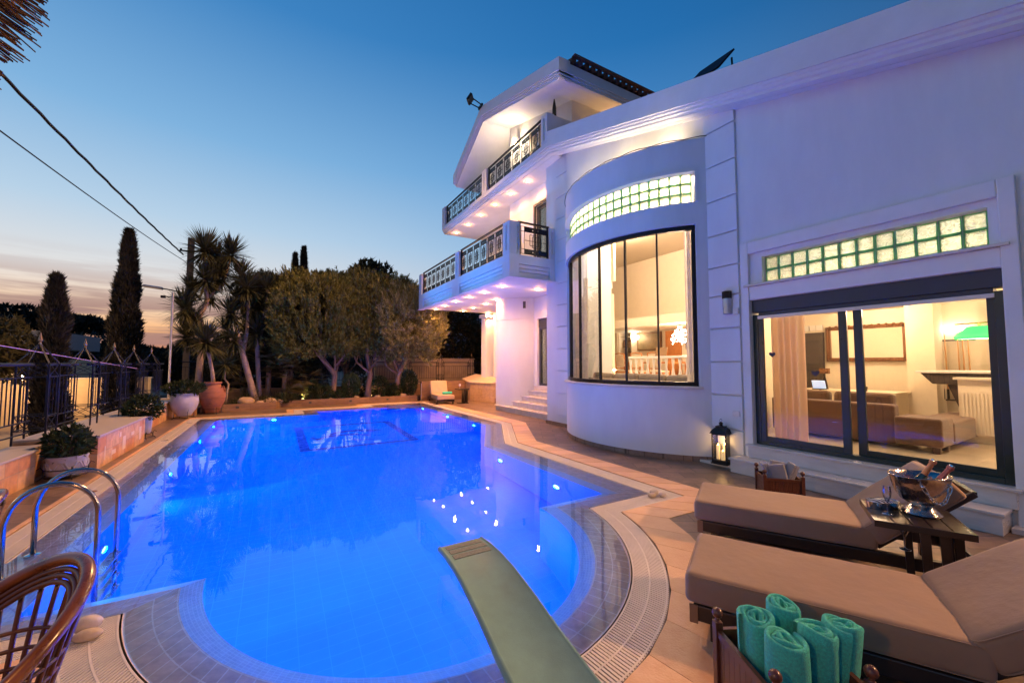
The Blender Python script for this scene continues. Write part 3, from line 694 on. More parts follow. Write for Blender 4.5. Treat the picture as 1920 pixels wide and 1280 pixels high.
gbedge = mat('block_edge', (.30,.70,.38), .2, var=.1, coat=.5, trans=.8); mortar = mat('block_mortar', (.72,.74,.72), .6, trans=.25)
mf, me_, mm = MB(), MB(), MB()
for r_ in range(2):
    for k in range(12):
        y0 = 1.213+k*.206; z0 = 3.16+r_*.206
        mf.add([(7.10,y0+.016,z0+.016),(7.10,y0+.19,z0+.016),(7.10,y0+.19,z0+.19),(7.10,y0+.016,z0+.19)], [(0,1,2,3)])
        for a, b in (((y0+.004,z0+.004),(y0+.016,z0+.202)),((y0+.19,z0+.004),(y0+.202,z0+.202)),((y0+.016,z0+.004),(y0+.19,z0+.016)),((y0+.016,z0+.19),(y0+.19,z0+.202))): me_.box((7.085,a[0],a[1]),(7.15,b[0],b[1]))
for k in range(13): mm.box((7.092,1.209+k*.206,3.156),(7.16,1.217+k*.206,3.58))
for k in range(3): mm.box((7.094,1.209,3.152+k*.206),(7.158,3.69,3.160+k*.206))
gs = mf.build('glass_block_strip', gb, house); me_.build('block_edges', gbedge, gs); mm.build('mortar', mortar, gs)
mf, me_, mm = MB(), MB(), MB(); nb = 21; rr_ = BRR-.12; da = 2*43.6/nb
for r_ in range(3):
    for k in range(nb):
        a0 = -43.6+k*da; z0 = 4.885+r_*.198; ga = .33
        mf.add([arcpt(a0+ga,rr_,z0+.014), arcpt(a0+da-ga,rr_,z0+.014), arcpt(a0+da-ga,rr_,z0+.184), arcpt(a0+ga,rr_,z0+.184)], [(0,1,2,3)])
        for a, b, c, d in ((a0+.08,a0+ga,z0+.004,z0+.194),(a0+da-ga,a0+da-.08,z0+.004,z0+.194)): arcblock(me_, a, b, c, d, rr_-.05, rr_+.012, 9)
        arcblock(me_, a0+ga, a0+da-ga, z0+.004, z0+.014, rr_-.05, rr_+.012, 9); arcblock(me_, a0+ga, a0+da-ga, z0+.184, z0+.194, rr_-.05, rr_+.012, 9)
for k in range(nb+1): arcblock(mm, -43.6+k*da-.09, -43.6+k*da+.09, 4.872, 5.485, rr_-.055, rr_+.006, 9)
for k in range(4): arcblock(mm, -43.6, 43.6, 4.88+k*.198, 4.887+k*.198, rr_-.054, rr_+.005, 3)
gs = mf.build('glass_block_strip', gb, house); me_.build('block_edges', gbedge, gs); mm.build('mortar', mortar, gs)
# marble steps and ledge at the sliding door
mb = MB(); mb.box((6.60,1.16,0),(6.999,4.10,.20)); mb.box((6.88,1.10,.236),(7.12,3.96,.42)); mb.box((6.78,4.12,0),(6.95,4.9,.045)); mb.box((6.80,-2,0),(6.999,1.14,.06)); mb.build('step_risers', marble, house, bevel=.006)
mb = MB(); mb.box((6.575,1.14,.20),(6.999,4.12,.235)); mb.box((6.85,1.06,.421),(7.2,3.99,.455)); mb.build('step_treads', marble, house, bevel=.008)
# sliding door
mb = MB()
mb.box((7.04,3.82,.456),(7.16,3.899,2.62)); mb.box((7.04,1.121,.456),(7.16,1.20,2.62)); mb.box((7.04,1.20,.456),(7.16,3.82,.52)); mb.box((7.04,1.2,2.56),(7.16,3.82,2.62))
mb.box((7.05,2.59,.52),(7.09,2.69,2.56)); mb.box((7.05,3.74,.52),(7.09,3.82,2.56)); mb.box((7.05,2.69,.52),(7.09,3.74,.60)); mb.box((7.10,2.43,.52),(7.14,2.53,2.56)); mb.box((7.10,1.20,.52),(7.14,1.27,2.56)); mb.box((7.10,1.27,.52),(7.14,2.43,.60))
sd = mb.build('sliding_door', greenframe, house, bevel=.004)
mb = MB(); mb.box((7.07,2.69,.60),(7.076,3.74,2.56)); mb.build('pane', glass, sd); mb = MB(); mb.box((7.12,1.27,.60),(7.126,2.43,2.56)); mb.build('pane', glass, sd)
mb = MB(); mb.box((7.02,1.125,2.66),(7.2,3.895,2.87)); mb.box((7.035,1.2,2.60),(7.2,3.8,2.659)); mb.build('shutter_box', boxgrey, sd, bevel=.008)
mb = MB(); mb.box((7.022,1.19,2.545),(7.036,3.81,2.598)); mb.build('shutter_bar', alu, sd, bevel=.004)
heart = mat('navy_sticker', (.01,.015,.05), .5)
for y, z, s in ((3.617,1.945,.05),(3.007,1.651,.055)):
    pts = []
    for i in range(24):
        t = 2*math.pi*i/24; pts.append((y+s/16*16*math.sin(t)**3*-1, z+s/16*(13*math.cos(t)-5*math.cos(2*t)-2*math.cos(3*t)-math.cos(4*t))))
    mb = MB(); mb.prismx(pts, 7.062, 7.066); mb.build('heart_sticker', heart, sd)
# small things fixed to the facade
mb = MB(); mb.lathe([(.07,-.2),(.085,-.19),(.09,.05),(.085,.08),(.075,.08)], (6.93,4.27,2.87), 20, sy=.9); sc_ = mb.build('wall_or_added_lamp', alu, house, smooth='auto')
mb = MB()
for k in range(6): mb.lathe([(.078,.09+k*.022),(.078,.10+k*.022)], (6.93,4.27,2.87), 20, sy=.9)
mb.box((6.88,4.2,2.95),(6.95,4.34,3.08)); mb.build('louvre', darkmetal, sc_)
mb = MB(); mb.box((6.90,4.075,2.66),(6.955,4.16,2.76)); mb.build('sensor_box', whiteplastic, house, bevel=.008)
mb = MB(); mb.box((6.93,4.12,.88),(6.955,4.24,.97)); mb.build('junction_box', whiteplastic, house, bevel=.008)
mb = MB(); mb.tube([arcpt(a, BRR+.02, 6.11+.012*math.sin(a*.5)) for a in range(-50, 52, 3)], .008, 6); mb.build('cable', darkmetal, house)
mb = MB(); mb.tube([(6.99,.75,2.55),(6.99,.74,2.6)], .012); mb.box((6.95,.80,2.55),(6.999,.90,2.66)); mb.tube([(6.985,.86,2.66),(6.985,.87,3.3),(6.985,.90,3.75)], .007, 6); mb.build('junction_box', whiteplastic, house)
# roof lamp that washes the wall above the bay
mb = MB(); mb.box((6.78,6.5,6.0),(6.9,6.8,6.09)); w_ = mb.build('uplight', boxgrey, house); spot((6.6,6.65,6.12),(7.15,6.75,7.2), 70, WARM2, 165, 1, .06, w_); spot((6.55,5.5,6.12),(7.15,5.5,7.0), 45, WARM2, 165, 1, .06, w_); spot((6.6,8.0,6.12),(7.15,8,7.2), 45, WARM2, 165, 1, .06, w_)
# floodlight on the ridge
fl = thing('floodlight', 'black floodlight bracketed to the gable ridge', 'floodlight', (6.35,13.35,11.35))
mb = MB(); m = Matrix.Rotation(R(-35), 3, 'Z') @ Matrix.Rotation(R(35), 3, 'Y'); mb.obox((5.95,13.3,11.55), (.09,.36,.28), m); mb.build('housing', darkmetal, fl, bevel=.01)
mb = MB(); mb.obox(Vector((5.95,13.3,11.55)) + m @ Vector((-.048,0,0)), (.006,.30,.22), m); mb.build('lens', glassmat('lens_glass', (.5,.6,.7), 1.5, .05, 2), fl)
mb = MB(); mb.bar((6.0,13.15,11.5),(6.35,13.2,11.42),.03); mb.bar((6.0,13.45,11.5),(6.35,13.42,11.42),.03); mb.box((6.35,13.15,11.36),(6.41,13.47,11.46)); mb.build('bracket', darkmetal, fl)
# third floor wall lantern
wl = thing('wall_lantern', 'lit lantern on the top floor wall behind the upper railing', 'wall lamp', (7.6,12.62,9.6))
mb = MB(); mb.box((7.60,12.56,9.95),(7.64,12.68,10.2)); mb.bar((7.62,12.62,10.1),(7.45,12.62,10.15),.02); mb.lathe([(.02,.22),(.07,.16),(.075,.14)], (7.45,12.62,9.98), 8); mb.lathe([(.06,-.02),(.045,-.04),(.01,-.09)], (7.45,12.62,9.9), 8); mb.build('frame', whiteplastic, wl)
mb = MB(); mb.lathe([(.045,-.04),(.068,.2)], (7.45,12.62,9.9), 8); mb.build('glass', emit('lantern_glow', (1,.72,.42), 25), wl); point((7.33,12.62,9.98), 90, WARM2, .07, wl)
# loudspeaker
sp = thing('loudspeaker', 'small white loudspeaker bracketed high beside the entrance door', 'speaker', (8.2,12.9,3.95))
m = Matrix.Rotation(R(35), 3, 'Z'); mb = MB(); mb.obox((8.1,12.95,4.0), (.2,.2,.3), m); mb.bar((8.15,12.9,3.95),(8.4,12.8,3.9),.03); mb.build('cabinet', whiteplastic, sp, bevel=.015)
mb = MB(); mb.obox(Vector((8.1,12.95,4.0)) + m @ Vector((-.102,0,0)), (.006,.16,.26), m); mb.build('grille', boxgrey, sp)
# solar panel, parasol
so = thing('solar_panel', 'tilted dark solar panel standing on the wing roof', 'solar panel', (8.6,5.2,8.2))
mb = MB(); P4 = [(8.3,6.0,8.32),(8.3,5.15,8.32),(8.66,5.0,8.78),(8.66,5.85,8.78)]; q = [Vector(p) for p in P4]; nn_ = (q[1]-q[0]).cross(q[2]-q[0]).normalized()*.04
mb.add([tuple(p) for p in q]+[tuple(p+nn_) for p in q], [(0,1,2,3),(7,6,5,4),(0,4,5,1),(1,5,6,2),(2,6,7,3),(3,7,4,0)]); mb.build('panel', mat('solar_cells', (.01,.012,.025), .6, spec=.2), so)
mb = MB(); mb.bar((8.7,5.1,8.68),(8.85,5.1,7.0),.03); mb.bar((8.7,5.75,8.68),(8.85,5.75,7.1),.03); mb.bar((8.42,5.5,8.4),(8.42,5.5,7.0),.03); mb.build('stand', darkmetal, so)
mb = MB(); mb.lathe([(.03,0),(.05,.3),(.07,.9),(.06,1.5),(.02,1.75)], (7.25,9.85,8.2), 8); mb.tube([(7.25,9.85,8.15),(7.25,9.85,10.0)], .02)
props(mb.build('closed_parasol', mat('dark_canvas', (.02,.03,.03), .8)), 'furled dark parasol upright at the top balcony corner', 'parasol')
# ================================================================ ROOMS SEEN THROUGH THE GLASS
cream = mat('cream_paint', (.74,.66,.52), .7, var=.03)
floorm = brickmat('marble_floor', (.62,.52,.38), (.66,.56,.42), (.5,.42,.3), .8, .8, .003, .12, nvar=.12, nscale=2.5, bump=0, spec=.6)
mb = MB(); mb.prism([(7.301,-6),(13,-6),(13,13.2),(8.75,13.2),(8.75,8.95),(7.301,8.95)], .35, .468); mb.build('room_floor', floorm, house)
mb = MB(); mb.box((12.6,-6,.47),(12.8,13.5,6)); mb.box((7.3,-2.2,.47),(12.6,-2,3.1)); mb.box((8.75,13.3,.47),(12.6,13.5,5.9))
mb.prism([(7.31,4.15),(7.31,4.4),(12.6,6.0),(12.6,5.75)], .47, 5.9)
mb.box((12.0,2.9,.47),(12.6,3.35,3.1)); mb.box((8.9,-6,3.201),(12.6,4.6,3.3))
mb.build('room_wall', cream, house)
mb = MB(); mb.box((8.3,-2,3.1),(12.6,5.0,3.2)); mb.box((8.2,-2,3.1),(8.3,5.0,3.9)); mb.box((7.31,-2,3.9),(8.3,5.0,4.0)); mb.build('room_ceiling', cream, house)
mb = MB(); mb.prism([(7.3,4.7),(7.3,8.8),(8.7,10.1),(8.7,13.3),(12.6,13.3),(12.6,5.9)], 5.90, 5.94); mb.build('room_ceiling', cream, house)
mb = MB(); mb.box((10.6,6.0,3.05),(12.59,13.29,3.35)); mb.build('mezzanine', cream, house)
mb = MB(); mb.prism([(11.2,3.36),(11.2,5.2),(12.0,5.2),(12.0,3.36)], .47, 1.15); mb.box((11.15,3.3,1.151),(12.05,5.2,1.18)); mb.build('room_ledge', cream, house)
# raised floor with steps at the far end of the living room
mb = MB(); mb.box((11.3,-2,.47),(12.6,2.85,.62)); mb.build('room_step', marble, house)
for y in (1.7, 3.0): point((7.9,y,3.62), 17, (1,.88,.72), .12, house)  # bare lights added behind the door's glass blocks
# furniture
sofa_m = mat('sofa_fabric', (.105,.05,.022), .85, var=.15, bump=.3, bscale=120, sheen=.3)
sofa = thing('sofa', 'brown corner sofa with chaise behind the sliding glass door', 'sofa', (9.0,3.4,.47))
mb = MB(); mb.box((8.5,2.55,.52),(8.72,4.4,1.14)); mb.build('backrest', sofa_m, sofa, bevel=.04, bseg=3)
for i in range(2):
    mb = MB(); y = 2.62+.9*i; mb.obox((8.83,y+.43,1.09), (.2,.84,.42), Matrix.Rotation(R(10),3,'Y')); mb.build('back_cushion', sofa_m, sofa, bevel=.07, bseg=3)
mb = MB(); mb.box((8.4,2.0,.56),(8.95,2.54,.98)); mb.build('armrest', sofa_m, sofa, bevel=.04, bseg=3)
mb = MB(); mb.box((8.73,2.55,.52),(9.5,4.4,.88)); mb.box((8.96,2.0,.56),(10.9,2.52,.90)); mb.build('seat', sofa_m, sofa, bevel=.04, bseg=3)
for x, y in ((8.47,2.08),(8.85,2.08),(10.8,2.08),(8.56,4.3)):
    mb = MB(); mb.box((x-.04,y-.04,.471),(x+.04,y+.04,.56)); mb.build('leg', mat('dark_wood', (.05,.022,.012), .4), sofa)
gold = mat('carved_gilt', (.16,.07,.025), .4, .3, var=.5, scale=40, bump=1, bscale=90)
mi = thing('mirror', 'wide wall mirror in a carved dark gilt frame', 'mirror', (12.55,4.2,1.8))
mb = MB(); y0, y1, z0, z1 = 3.45, 5.05, 1.85, 2.74
mb.box((12.5,y0,z0),(12.58,y1,z0+.09)); mb.box((12.5,y0,z1-.09),(12.58,y1,z1)); mb.box((12.5,y0,z0),(12.579,y0+.09,z1)); mb.box((12.5,y1-.09,z0),(12.579,y1,z1))
for k in range(34):
    mb.ball((12.5,y0+.05+(y1-y0-.1)*k/33,z1-.03+.02*math.sin(k*2)), .035, 6, 4); mb.ball((12.5,y0+.05+(y1-y0-.1)*k/33,z0+.03), .032, 6, 4)
for k in range(16):
    mb.ball((12.5,y0+.03,z0+.05+.8*k/15), .034, 6, 4); mb.ball((12.5,y1-.03,z0+.05+.8*k/15), .034, 6, 4)
mb.build('frame', gold, mi); mb = MB(); mb.box((12.54,y0+.09,z0+.09),(12.56,y1-.09,z1-.09)); mb.build('mirror_glass', mat('silvered', (.9,.88,.85), .02, 1, var=0), mi)
dd = thing('interior_door', 'dark panelled front door below a strip of small glass blocks', 'door', (12.55,5.3,.47))
dw = mat('ebony_wood', (.035,.028,.024), .35, coat=.3)
mb = MB(); mb.box((12.50,5.12,.47),(12.58,5.62,2.62)); mb.build('leaf', dw, dd, bevel=.006)
mb = MB(); mb.box((12.485,5.2,1.6),(12.51,5.54,2.4)); mb.box((12.485,5.2,.7),(12.51,5.54,1.4)); mb.build('moulding', dw, dd, bevel=.012)
mb = MB()
for k in range(3): mb.box((12.55,5.14+.16*k,2.68),(12.6,5.28+.16*k,2.82))
mb.build('fanlight', whiteplastic, dd)
cu = props(curtain(3.32, 3.80, .48, 2.60, 7.45, 5, .065, mt=mat('peach_fabric', (.72,.55,.42), .8, var=0, trans=.45)), 'peach curtain drawn behind the left end of the sliding door', 'curtain')
c2 = props(curtain(1.6, 2.2, .65, 3.05, 12.45, 6, .018, mt=mat('voile', (.8,.76,.7), .8, trans=.5)), 'white voile curtain behind the green lamp', 'curtain')
# small camera tripod and laptop
ob = thing('tablet', 'pale glowing tablet propped behind the sofa', 'tablet', (9.4,4.1,1.2)); mb = MB(); mb.obox((9.4,3.95,1.38), (.02,.22,.16), Matrix.Rotation(R(-20),3,'Y')); mb.build('screen', emit('screen', (.6,.75,1), .8), ob); mb = MB(); mb.box((9.35,3.85,1.28),(9.5,4.05,1.3)); mb.bar((9.45,3.95,.48),(9.45,3.95,1.28),.03); mb.build('stand', darkmetal, ob)
st = thing('tripod_camera', 'dark camera on a tripod beside the front door', 'camera', (11.6,4.75,.47)); mb = MB(); mb.box((11.55,4.66,1.55),(11.68,4.84,1.68)); mb.tube([(11.55,4.72,1.62),(11.42,4.7,1.62)], .05); mb.build('body', gold, st)
mb = MB()
for a in (0,120,240): mb.bar((11.6,4.75,1.5),(11.6+.3*math.cos(R(a)),4.75+.3*math.sin(R(a)),.47),.025)
mb.bar((11.6,4.75,1.2),(11.6,4.75,1.56),.03); mb.build('tripod', darkmetal, st)
ra = thing('radiator', 'cream ribbed radiator under the room divider by the pool table', 'radiator', (10.2,1.6,.47))
mb = MB(); mb.box((10.1,1.0,.6),(10.16,2.16,1.32))
for k in range(26): mb.box((10.085,1.02+.044*k,.62),(10.1,1.048+.044*k,1.30))
mb.build('panel', cream, ra)
mb = MB(); mb.box((10.17,.9,.469),(10.3,2.2,1.52)); mb.box((10.1,.9,1.521),(10.34,2.24,1.56)); mb.build('divider', cream, ra)
pt = thing('pool_table', 'dark wooden pool table with pale rim at the back of the room', 'pool table', (11.2,1.6,.62))
mb = MB(); mb.prismx([(2.78,1.62),(2.62,1.42),(.4,1.42),(.4,1.62)], 10.6, 12.0); mb.build('cabinet', dw, pt, bevel=.01)
mb = MB(); mb.box((10.55,.35,1.621),(12.05,2.83,1.66)); mb.build('rail', whiteplastic, pt, bevel=.008)
for x in (10.8,11.8):
    mb = MB(); mb.prismx([(2.45,1.41),(2.05,1.41),(2.12,.95),(2.22,.625),(2.32,.625),(2.3,.95)], x-.08, x+.08); mb.build('leg', dw, pt)
ck = thing('cue_rack', 'wooden cue rack holding five cues on the back wall', 'cue rack', (12.55,2.8,1.2))
cuew = mat('cue_wood', (.55,.30,.12), .35)
mb = MB(); mb.box((12.52,2.42,2.28),(12.58,3.0,2.31)); mb.box((12.52,2.42,1.0),(12.58,3.0,1.03)); mb.build('rack_bars', dw, ck)
for k, y in enumerate((2.5,2.58,2.65,2.84,2.91)):
    mb = MB(); mb.tube([(12.46,y,1.03),(12.5,y+.02,2.42)], [.02,.008], 8); mb.build('cue', cuew, ck)
    mb = MB(); mb.tube([(12.46,y,1.035),(12.466,y+.003,1.25)], .021, 8); mb.build('cue', darkmetal, ck)
gl_ = thing('table_lamp', 'green glowing lamp shade hanging over the pool table', 'pendant lamp', (10.9,2.05,2.3))
mb = MB(); mb.lathe([(.10,.2),(.16,.19),(.22,.12),(.30,.07),(.33,0),(.31,-.03)], (10.9,2.05,2.27), 28, sx=.55, cap=False); mb.build('lamp_shade', emit('green_shade', (.03,.80,.17), 1.0), gl_, smooth=True)
mb = MB(); mb.lathe([(.001,0),(.30,0)], (10.9,2.05,2.245), 24, sx=.55, cap=False); mb.build('diffuser', emit('lamp_white', (1,.95,.85), 5), gl_)
mb = MB(); mb.tube([(10.9,2.35,2.52),(10.9,.6,2.55)], .012); mb.tube([(10.9,2.05,2.46),(10.9,2.05,2.53)], .02); mb.build('rail', mat('brass', (.6,.4,.15), .3, .9), gl_)
gc = thing('candle_cup', 'small dark cup on the ledge below the mirror', 'cup', (11.6,3.95,1.181)); mb = MB(); mb.lathe([(.04,0),(.05,.08),(.045,.1)], (11.4,3.9,1.181), 12); mb.build('cup', dw, gc)
sc1 = thing('wall_sconce', 'glowing white sconce on the back wall above the cues', 'wall lamp', (12.5,2.7,2.55)); mb = MB(); mb.prismx([(2.45,2.50),(2.95,2.50),(2.85,2.58),(2.55,2.58)], 12.45, 12.58); mb.build('shade', emit('sconce', (1,.88,.68), 8), sc1)
# room lamps
for (x, y) in ((9.2,1.2),(9.2,3.4),(11.4,3.9),(11.4,1.0)):
    mb = MB(); mb.lathe([(.08,0),(.08,-.02),(.001,-.021)], (x,y,3.099), 16, cap=False); mb.build('ceiling_lamp', emit('lamp_white', (1,.95,.85), 5), house); point((x,y,2.95), 110, (1,.66,.38), .12, house)
# bay room
ch = thing('chandelier', 'bright crystal chandelier in the bay room', 'chandelier', (11.0,8.35,3.05))
mb = MB(); rd = random.Random(3)
for k in range(90):
    a = rd.uniform(0,6.28); r = rd.uniform(.05,.3); z = 2.9-.35*(r/.3)+rd.uniform(-.2,.12); mb.ball((11.0+r*math.cos(a),8.35+r*math.sin(a),z), .022, 6, 4)
mb.build('crystals', emit('crystal_glow', (1,.93,.8), 9), ch)
mb = MB(); mb.tube([(11,8.35,3.0),(11,8.35,3.04)], .02); mb.lathe([(.05,0),(.12,.03),(.02,.1)], (11,8.35,2.93), 12); mb.build('rod', chrome, ch); point((10.8,8.2,2.75), 230, (1,.66,.40), .2, ch)
for x, y in ((7.3,5.6),(7.2,6.9),(7.6,8.1),(9.3,6.9),(9.6,9.2)):
    mb = MB(); mb.lathe([(.09,0),(.09,-.02),(.001,-.021)], (x,y,5.899), 16, cap=False); mb.build('ceiling_lamp', emit('halogen', (1,.86,.62), 40), house); point((x,y,5.75), 190, (1,.65,.39), .1, house)
for a in (-36,-12,12,36): p = arcpt(a, 2.15, 5.55); point(p, 20, (1,.93,.82), .06, house)  # bare lights added to brighten the bay's glass blocks
wl2 = thing('pendant_light', 'bright pendant light hanging high at the left of the bay', 'pendant lamp', (8.6,9.6,4.0)); mb = MB(); mb.lathe([(.02,.24),(.09,.16),(.12,.0),(.07,-.1)], (8.6,9.6,4.0), 16); mb.build('shade', emit('pendant_glow', (1,.9,.75), 14), wl2); mb = MB(); mb.tube([(8.6,9.6,4.2),(8.6,9.6,5.9)], .008); mb.build('cord', darkmetal, wl2)
tc3 = curtain(4.95, 5.2, 1.4, 4.9, 7.05, 5, .035, mt=MATS['voile']); props(tc3, 'sheer cream curtain gathered at the right end of the bay', 'curtain')
tc4 = curtain(8.2, 8.75, .48, 5.8, 7.05, 8, .04, mt=MATS['voile']); props(tc4, 'sheer cream curtain gathered at the left end of the bay', 'curtain')
s2 = thing('sofa', 'long grey brown sofa back just inside the bay window sill', 'sofa', (7.9,7,.47))
mb = MB(); mb.box((7.6,5.6,.47),(7.85,9.0,1.40)); mb.build('backrest', mat('taupe_fabric', (.20,.16,.12), .85, bump=.3, bscale=100), s2, bevel=.05, bseg=3)
for k in range(4):
    mb = MB(); mb.obox((7.95,6.0+.85*k,1.36), (.22,.8,.36), Matrix.Rotation(R(12),3,'Y')@Matrix.Rotation(R(4*(k%2)-2),3,'X')); mb.build('back_cushion', MATS['taupe_fabric'], s2, bevel=.08, bseg=3)
# balustrade on the raised dining floor
mb = MB(); mb.box((10.0,6.3,.47),(12.59,13.2,1.08)); mb.build('dining_floor', cream, house)
ba = thing('balustrade', 'white turned balustrade in front of the dining area', 'balustrade', (10.0,8.0,1.08))
mb = MB(); mb.box((10.0,6.4,1.95),(10.14,9.6,2.02)); mb.build('handrail', whiteplastic, ba, bevel=.01)
for k in range(14):
    mb = MB(); mb.lathe([(.05,0),(.05,.08),(.03,.12),(.06,.3),(.055,.38),(.025,.6),(.045,.78),(.05,.86)], (10.07,6.5+.235*k,1.085), 10); mb.build('baluster', whiteplastic, ba, smooth='auto')
orange = mat('honey_wood', (.50,.19,.05), .35, coat=.3); beigef = mat('beige_seat', (.62,.50,.36), .8)
def dchair(x, y, rz, label):
    t = thing('dining_chair', label, 'chair', (0,0,0), 0, 'dining chairs behind the balustrade')
    mb = MB()
    for s in (-1, 1):
        mb.tube([(.20,s*.21,0),(.21,s*.21,.45)], .022, 6); mb.tube([(-.24,s*.21,0),(-.22,s*.22,.45),(-.24,s*.23,.8),(-.30,s*.22,1.05)], .02, 6)
    mb.tube([(-.30,-.22,1.05),(-.31,0,1.08),(-.30,.22,1.05)], .02, 6); mb.tube([(-.225,-.22,.55),(-.225,.22,.55)], .018, 6); mb.box((-.22,-.22,.38),(.22,.22,.42)); mb.build('frame', orange, t, local=True)
    mb = MB(); mb.box((-.22,-.22,.42),(.23,.22,.48)); mb.build('seat', beigef, t, local=True, bevel=.02)
    mb = MB(); mb.obox((-.255,0,.81),(.035,.38,.42),Matrix.Rotation(R(-10),3,'Y')); mb.build('backrest', beigef, t, local=True, bevel=.015)
    t.location = (x,y,1.08); t.rotation_euler = (0,0,rz); return t
d0 = dchair(10.9, 10.6, 0, 'honey wood dining chair farthest to the left in the bay')
dup(d0, (10.9,9.85,1.08), .1, 'second honey wood dining chair, beside the first pane divider')
dup(d0, (10.9,9.1,1.08), -.1, 'third honey wood dining chair, partly behind the balustrade')
dt = thing('dining_table', 'wooden dining table beyond the padded chairs', 'table', (11.6,9.8,1.08)); mb = MB(); mb.box((11.2,8.8,1.80),(12.1,11.0,1.85)); mb.build('tabletop', orange, dt)
for x, y in ((11.3,8.9),(12,8.9),(11.3,10.9),(12,10.9)):
    mb = MB(); mb.box((x-.04,y-.04,1.081),(x+.04,y+.04,1.80)); mb.build('leg', orange, dt)
pn = thing('wall_painting', 'broad framed painting of a landscape in brown tones', 'painting', (12.5,10.9,2.3)); mb = MB(); mb.box((12.5,10.35,2.3),(12.58,11.5,3.0)); mb.build('frame', gold, pn); mb = MB(); mb.box((12.485,10.4,2.35),(12.499,11.45,2.95)); mb.build('canvas', mat('canvas_browns', (.30,.20,.09), .6, col2=(.12,.09,.04), scale=3), pn)
wd = thing('interior_door', 'honey wooden door at the right of the dining wall', 'door', (12.5,10.0,1.08)); mb = MB(); mb.box((12.52,9.5,1.08),(12.58,10.15,3.0)); mb.build('leaf', orange, wd)
pn = thing('wall_painting', 'small framed picture right of the honey wooden door', 'painting', (12.5,9.2,2.3)); mb = MB(); mb.box((12.52,9.05,2.3),(12.58,9.3,2.75)); mb.build('frame', MATS['canvas_browns'], pn)
pn = thing('wall_painting', 'tall pale framed picture by the left bay curtain', 'painting', (12.5,12.9,2.3)); mb = MB(); mb.box((9.4,11.9,2.2),(9.45,12.6,3.4)); mb.build('frame', MATS['canvas_browns'], pn)
cb = thing('cabinet', 'cream panelled cupboard with open bookshelf beside it', 'cabinet', (12.3,12.5,1.08)); mb = MB(); mb.box((12.1,12.1,1.08),(12.59,13.1,3.25)); mb.box((12.07,12.15,1.15),(12.1,13.05,2.1)); mb.box((12.07,12.15,2.15),(12.1,13.05,3.2)); mb.build('doors', cream, cb, bevel=.01)
mb = MB()
for k in range(4): mb.box((12.2,11.55,1.5+.45*k),(12.59,12.09,1.53+.45*k))
mb.box((12.2,11.52,1.08),(12.59,11.55,3.25)); mb.build('shelf', cream, cb)
mb = MB(); rd = random.Random(5)
for k in range(3):
    y = 11.6
    while y < 12.0: w = rd.uniform(.02,.05); mb.box((12.25,y,1.53+.45*k),(12.45,y+w*.9,1.53+.45*k+rd.uniform(.2,.32))); y += w
mb.build('books', mat('book_covers', (.25,.15,.08), .7, island=.6), cb)
wsx = thing('wall_sconce', 'bright sconce on the pillar by the bookshelf', 'wall lamp', (12.4,11.3,2.7)); mb = MB(); mb.lathe([(.05,0),(.09,.15)], (12.45,11.45,2.75), 12); mb.build('shade', emit('sconce', (1,.88,.68), 8), wsx); point((12.2,11.45,2.85), 25, (1,.8,.55), .08, wsx)
mo = thing('laptop', 'open brown laptop screen standing behind the balustrade', 'laptop', (10.4,9.1,2.0)); mb = MB(); mb.obox((10.35,8.55,2.16), (.02,.42,.28), Matrix.Rotation(R(15),3,'Y')); mb.box((10.2,8.35,2.021),(10.5,8.75,2.03)); mb.build('screen', mat('screen_brown', (.22,.12,.05), .4), mo)
# bedroom / hall light behind the other glazed doors
point((9.6,11.5,2.6), 130, (1,.74,.42), .2, house); point((9.0,11.4,6.6), 100, (1,.74,.42), .2, house)
curtain(11.3, 12.3, 1.0, 3.1, 8.62, 10, .03, par=house); curtain(10.25, 11.3, 4.6, 7.1, 7.85, 10, .03, par=house)
mb = MB(); mb.box((10.0,10.3,.9),(10.1,13.2,4.2)); mb.box((9.5,9.7,4.5),(9.6,13,7.9)); mb.build('room_wall', cream, house)
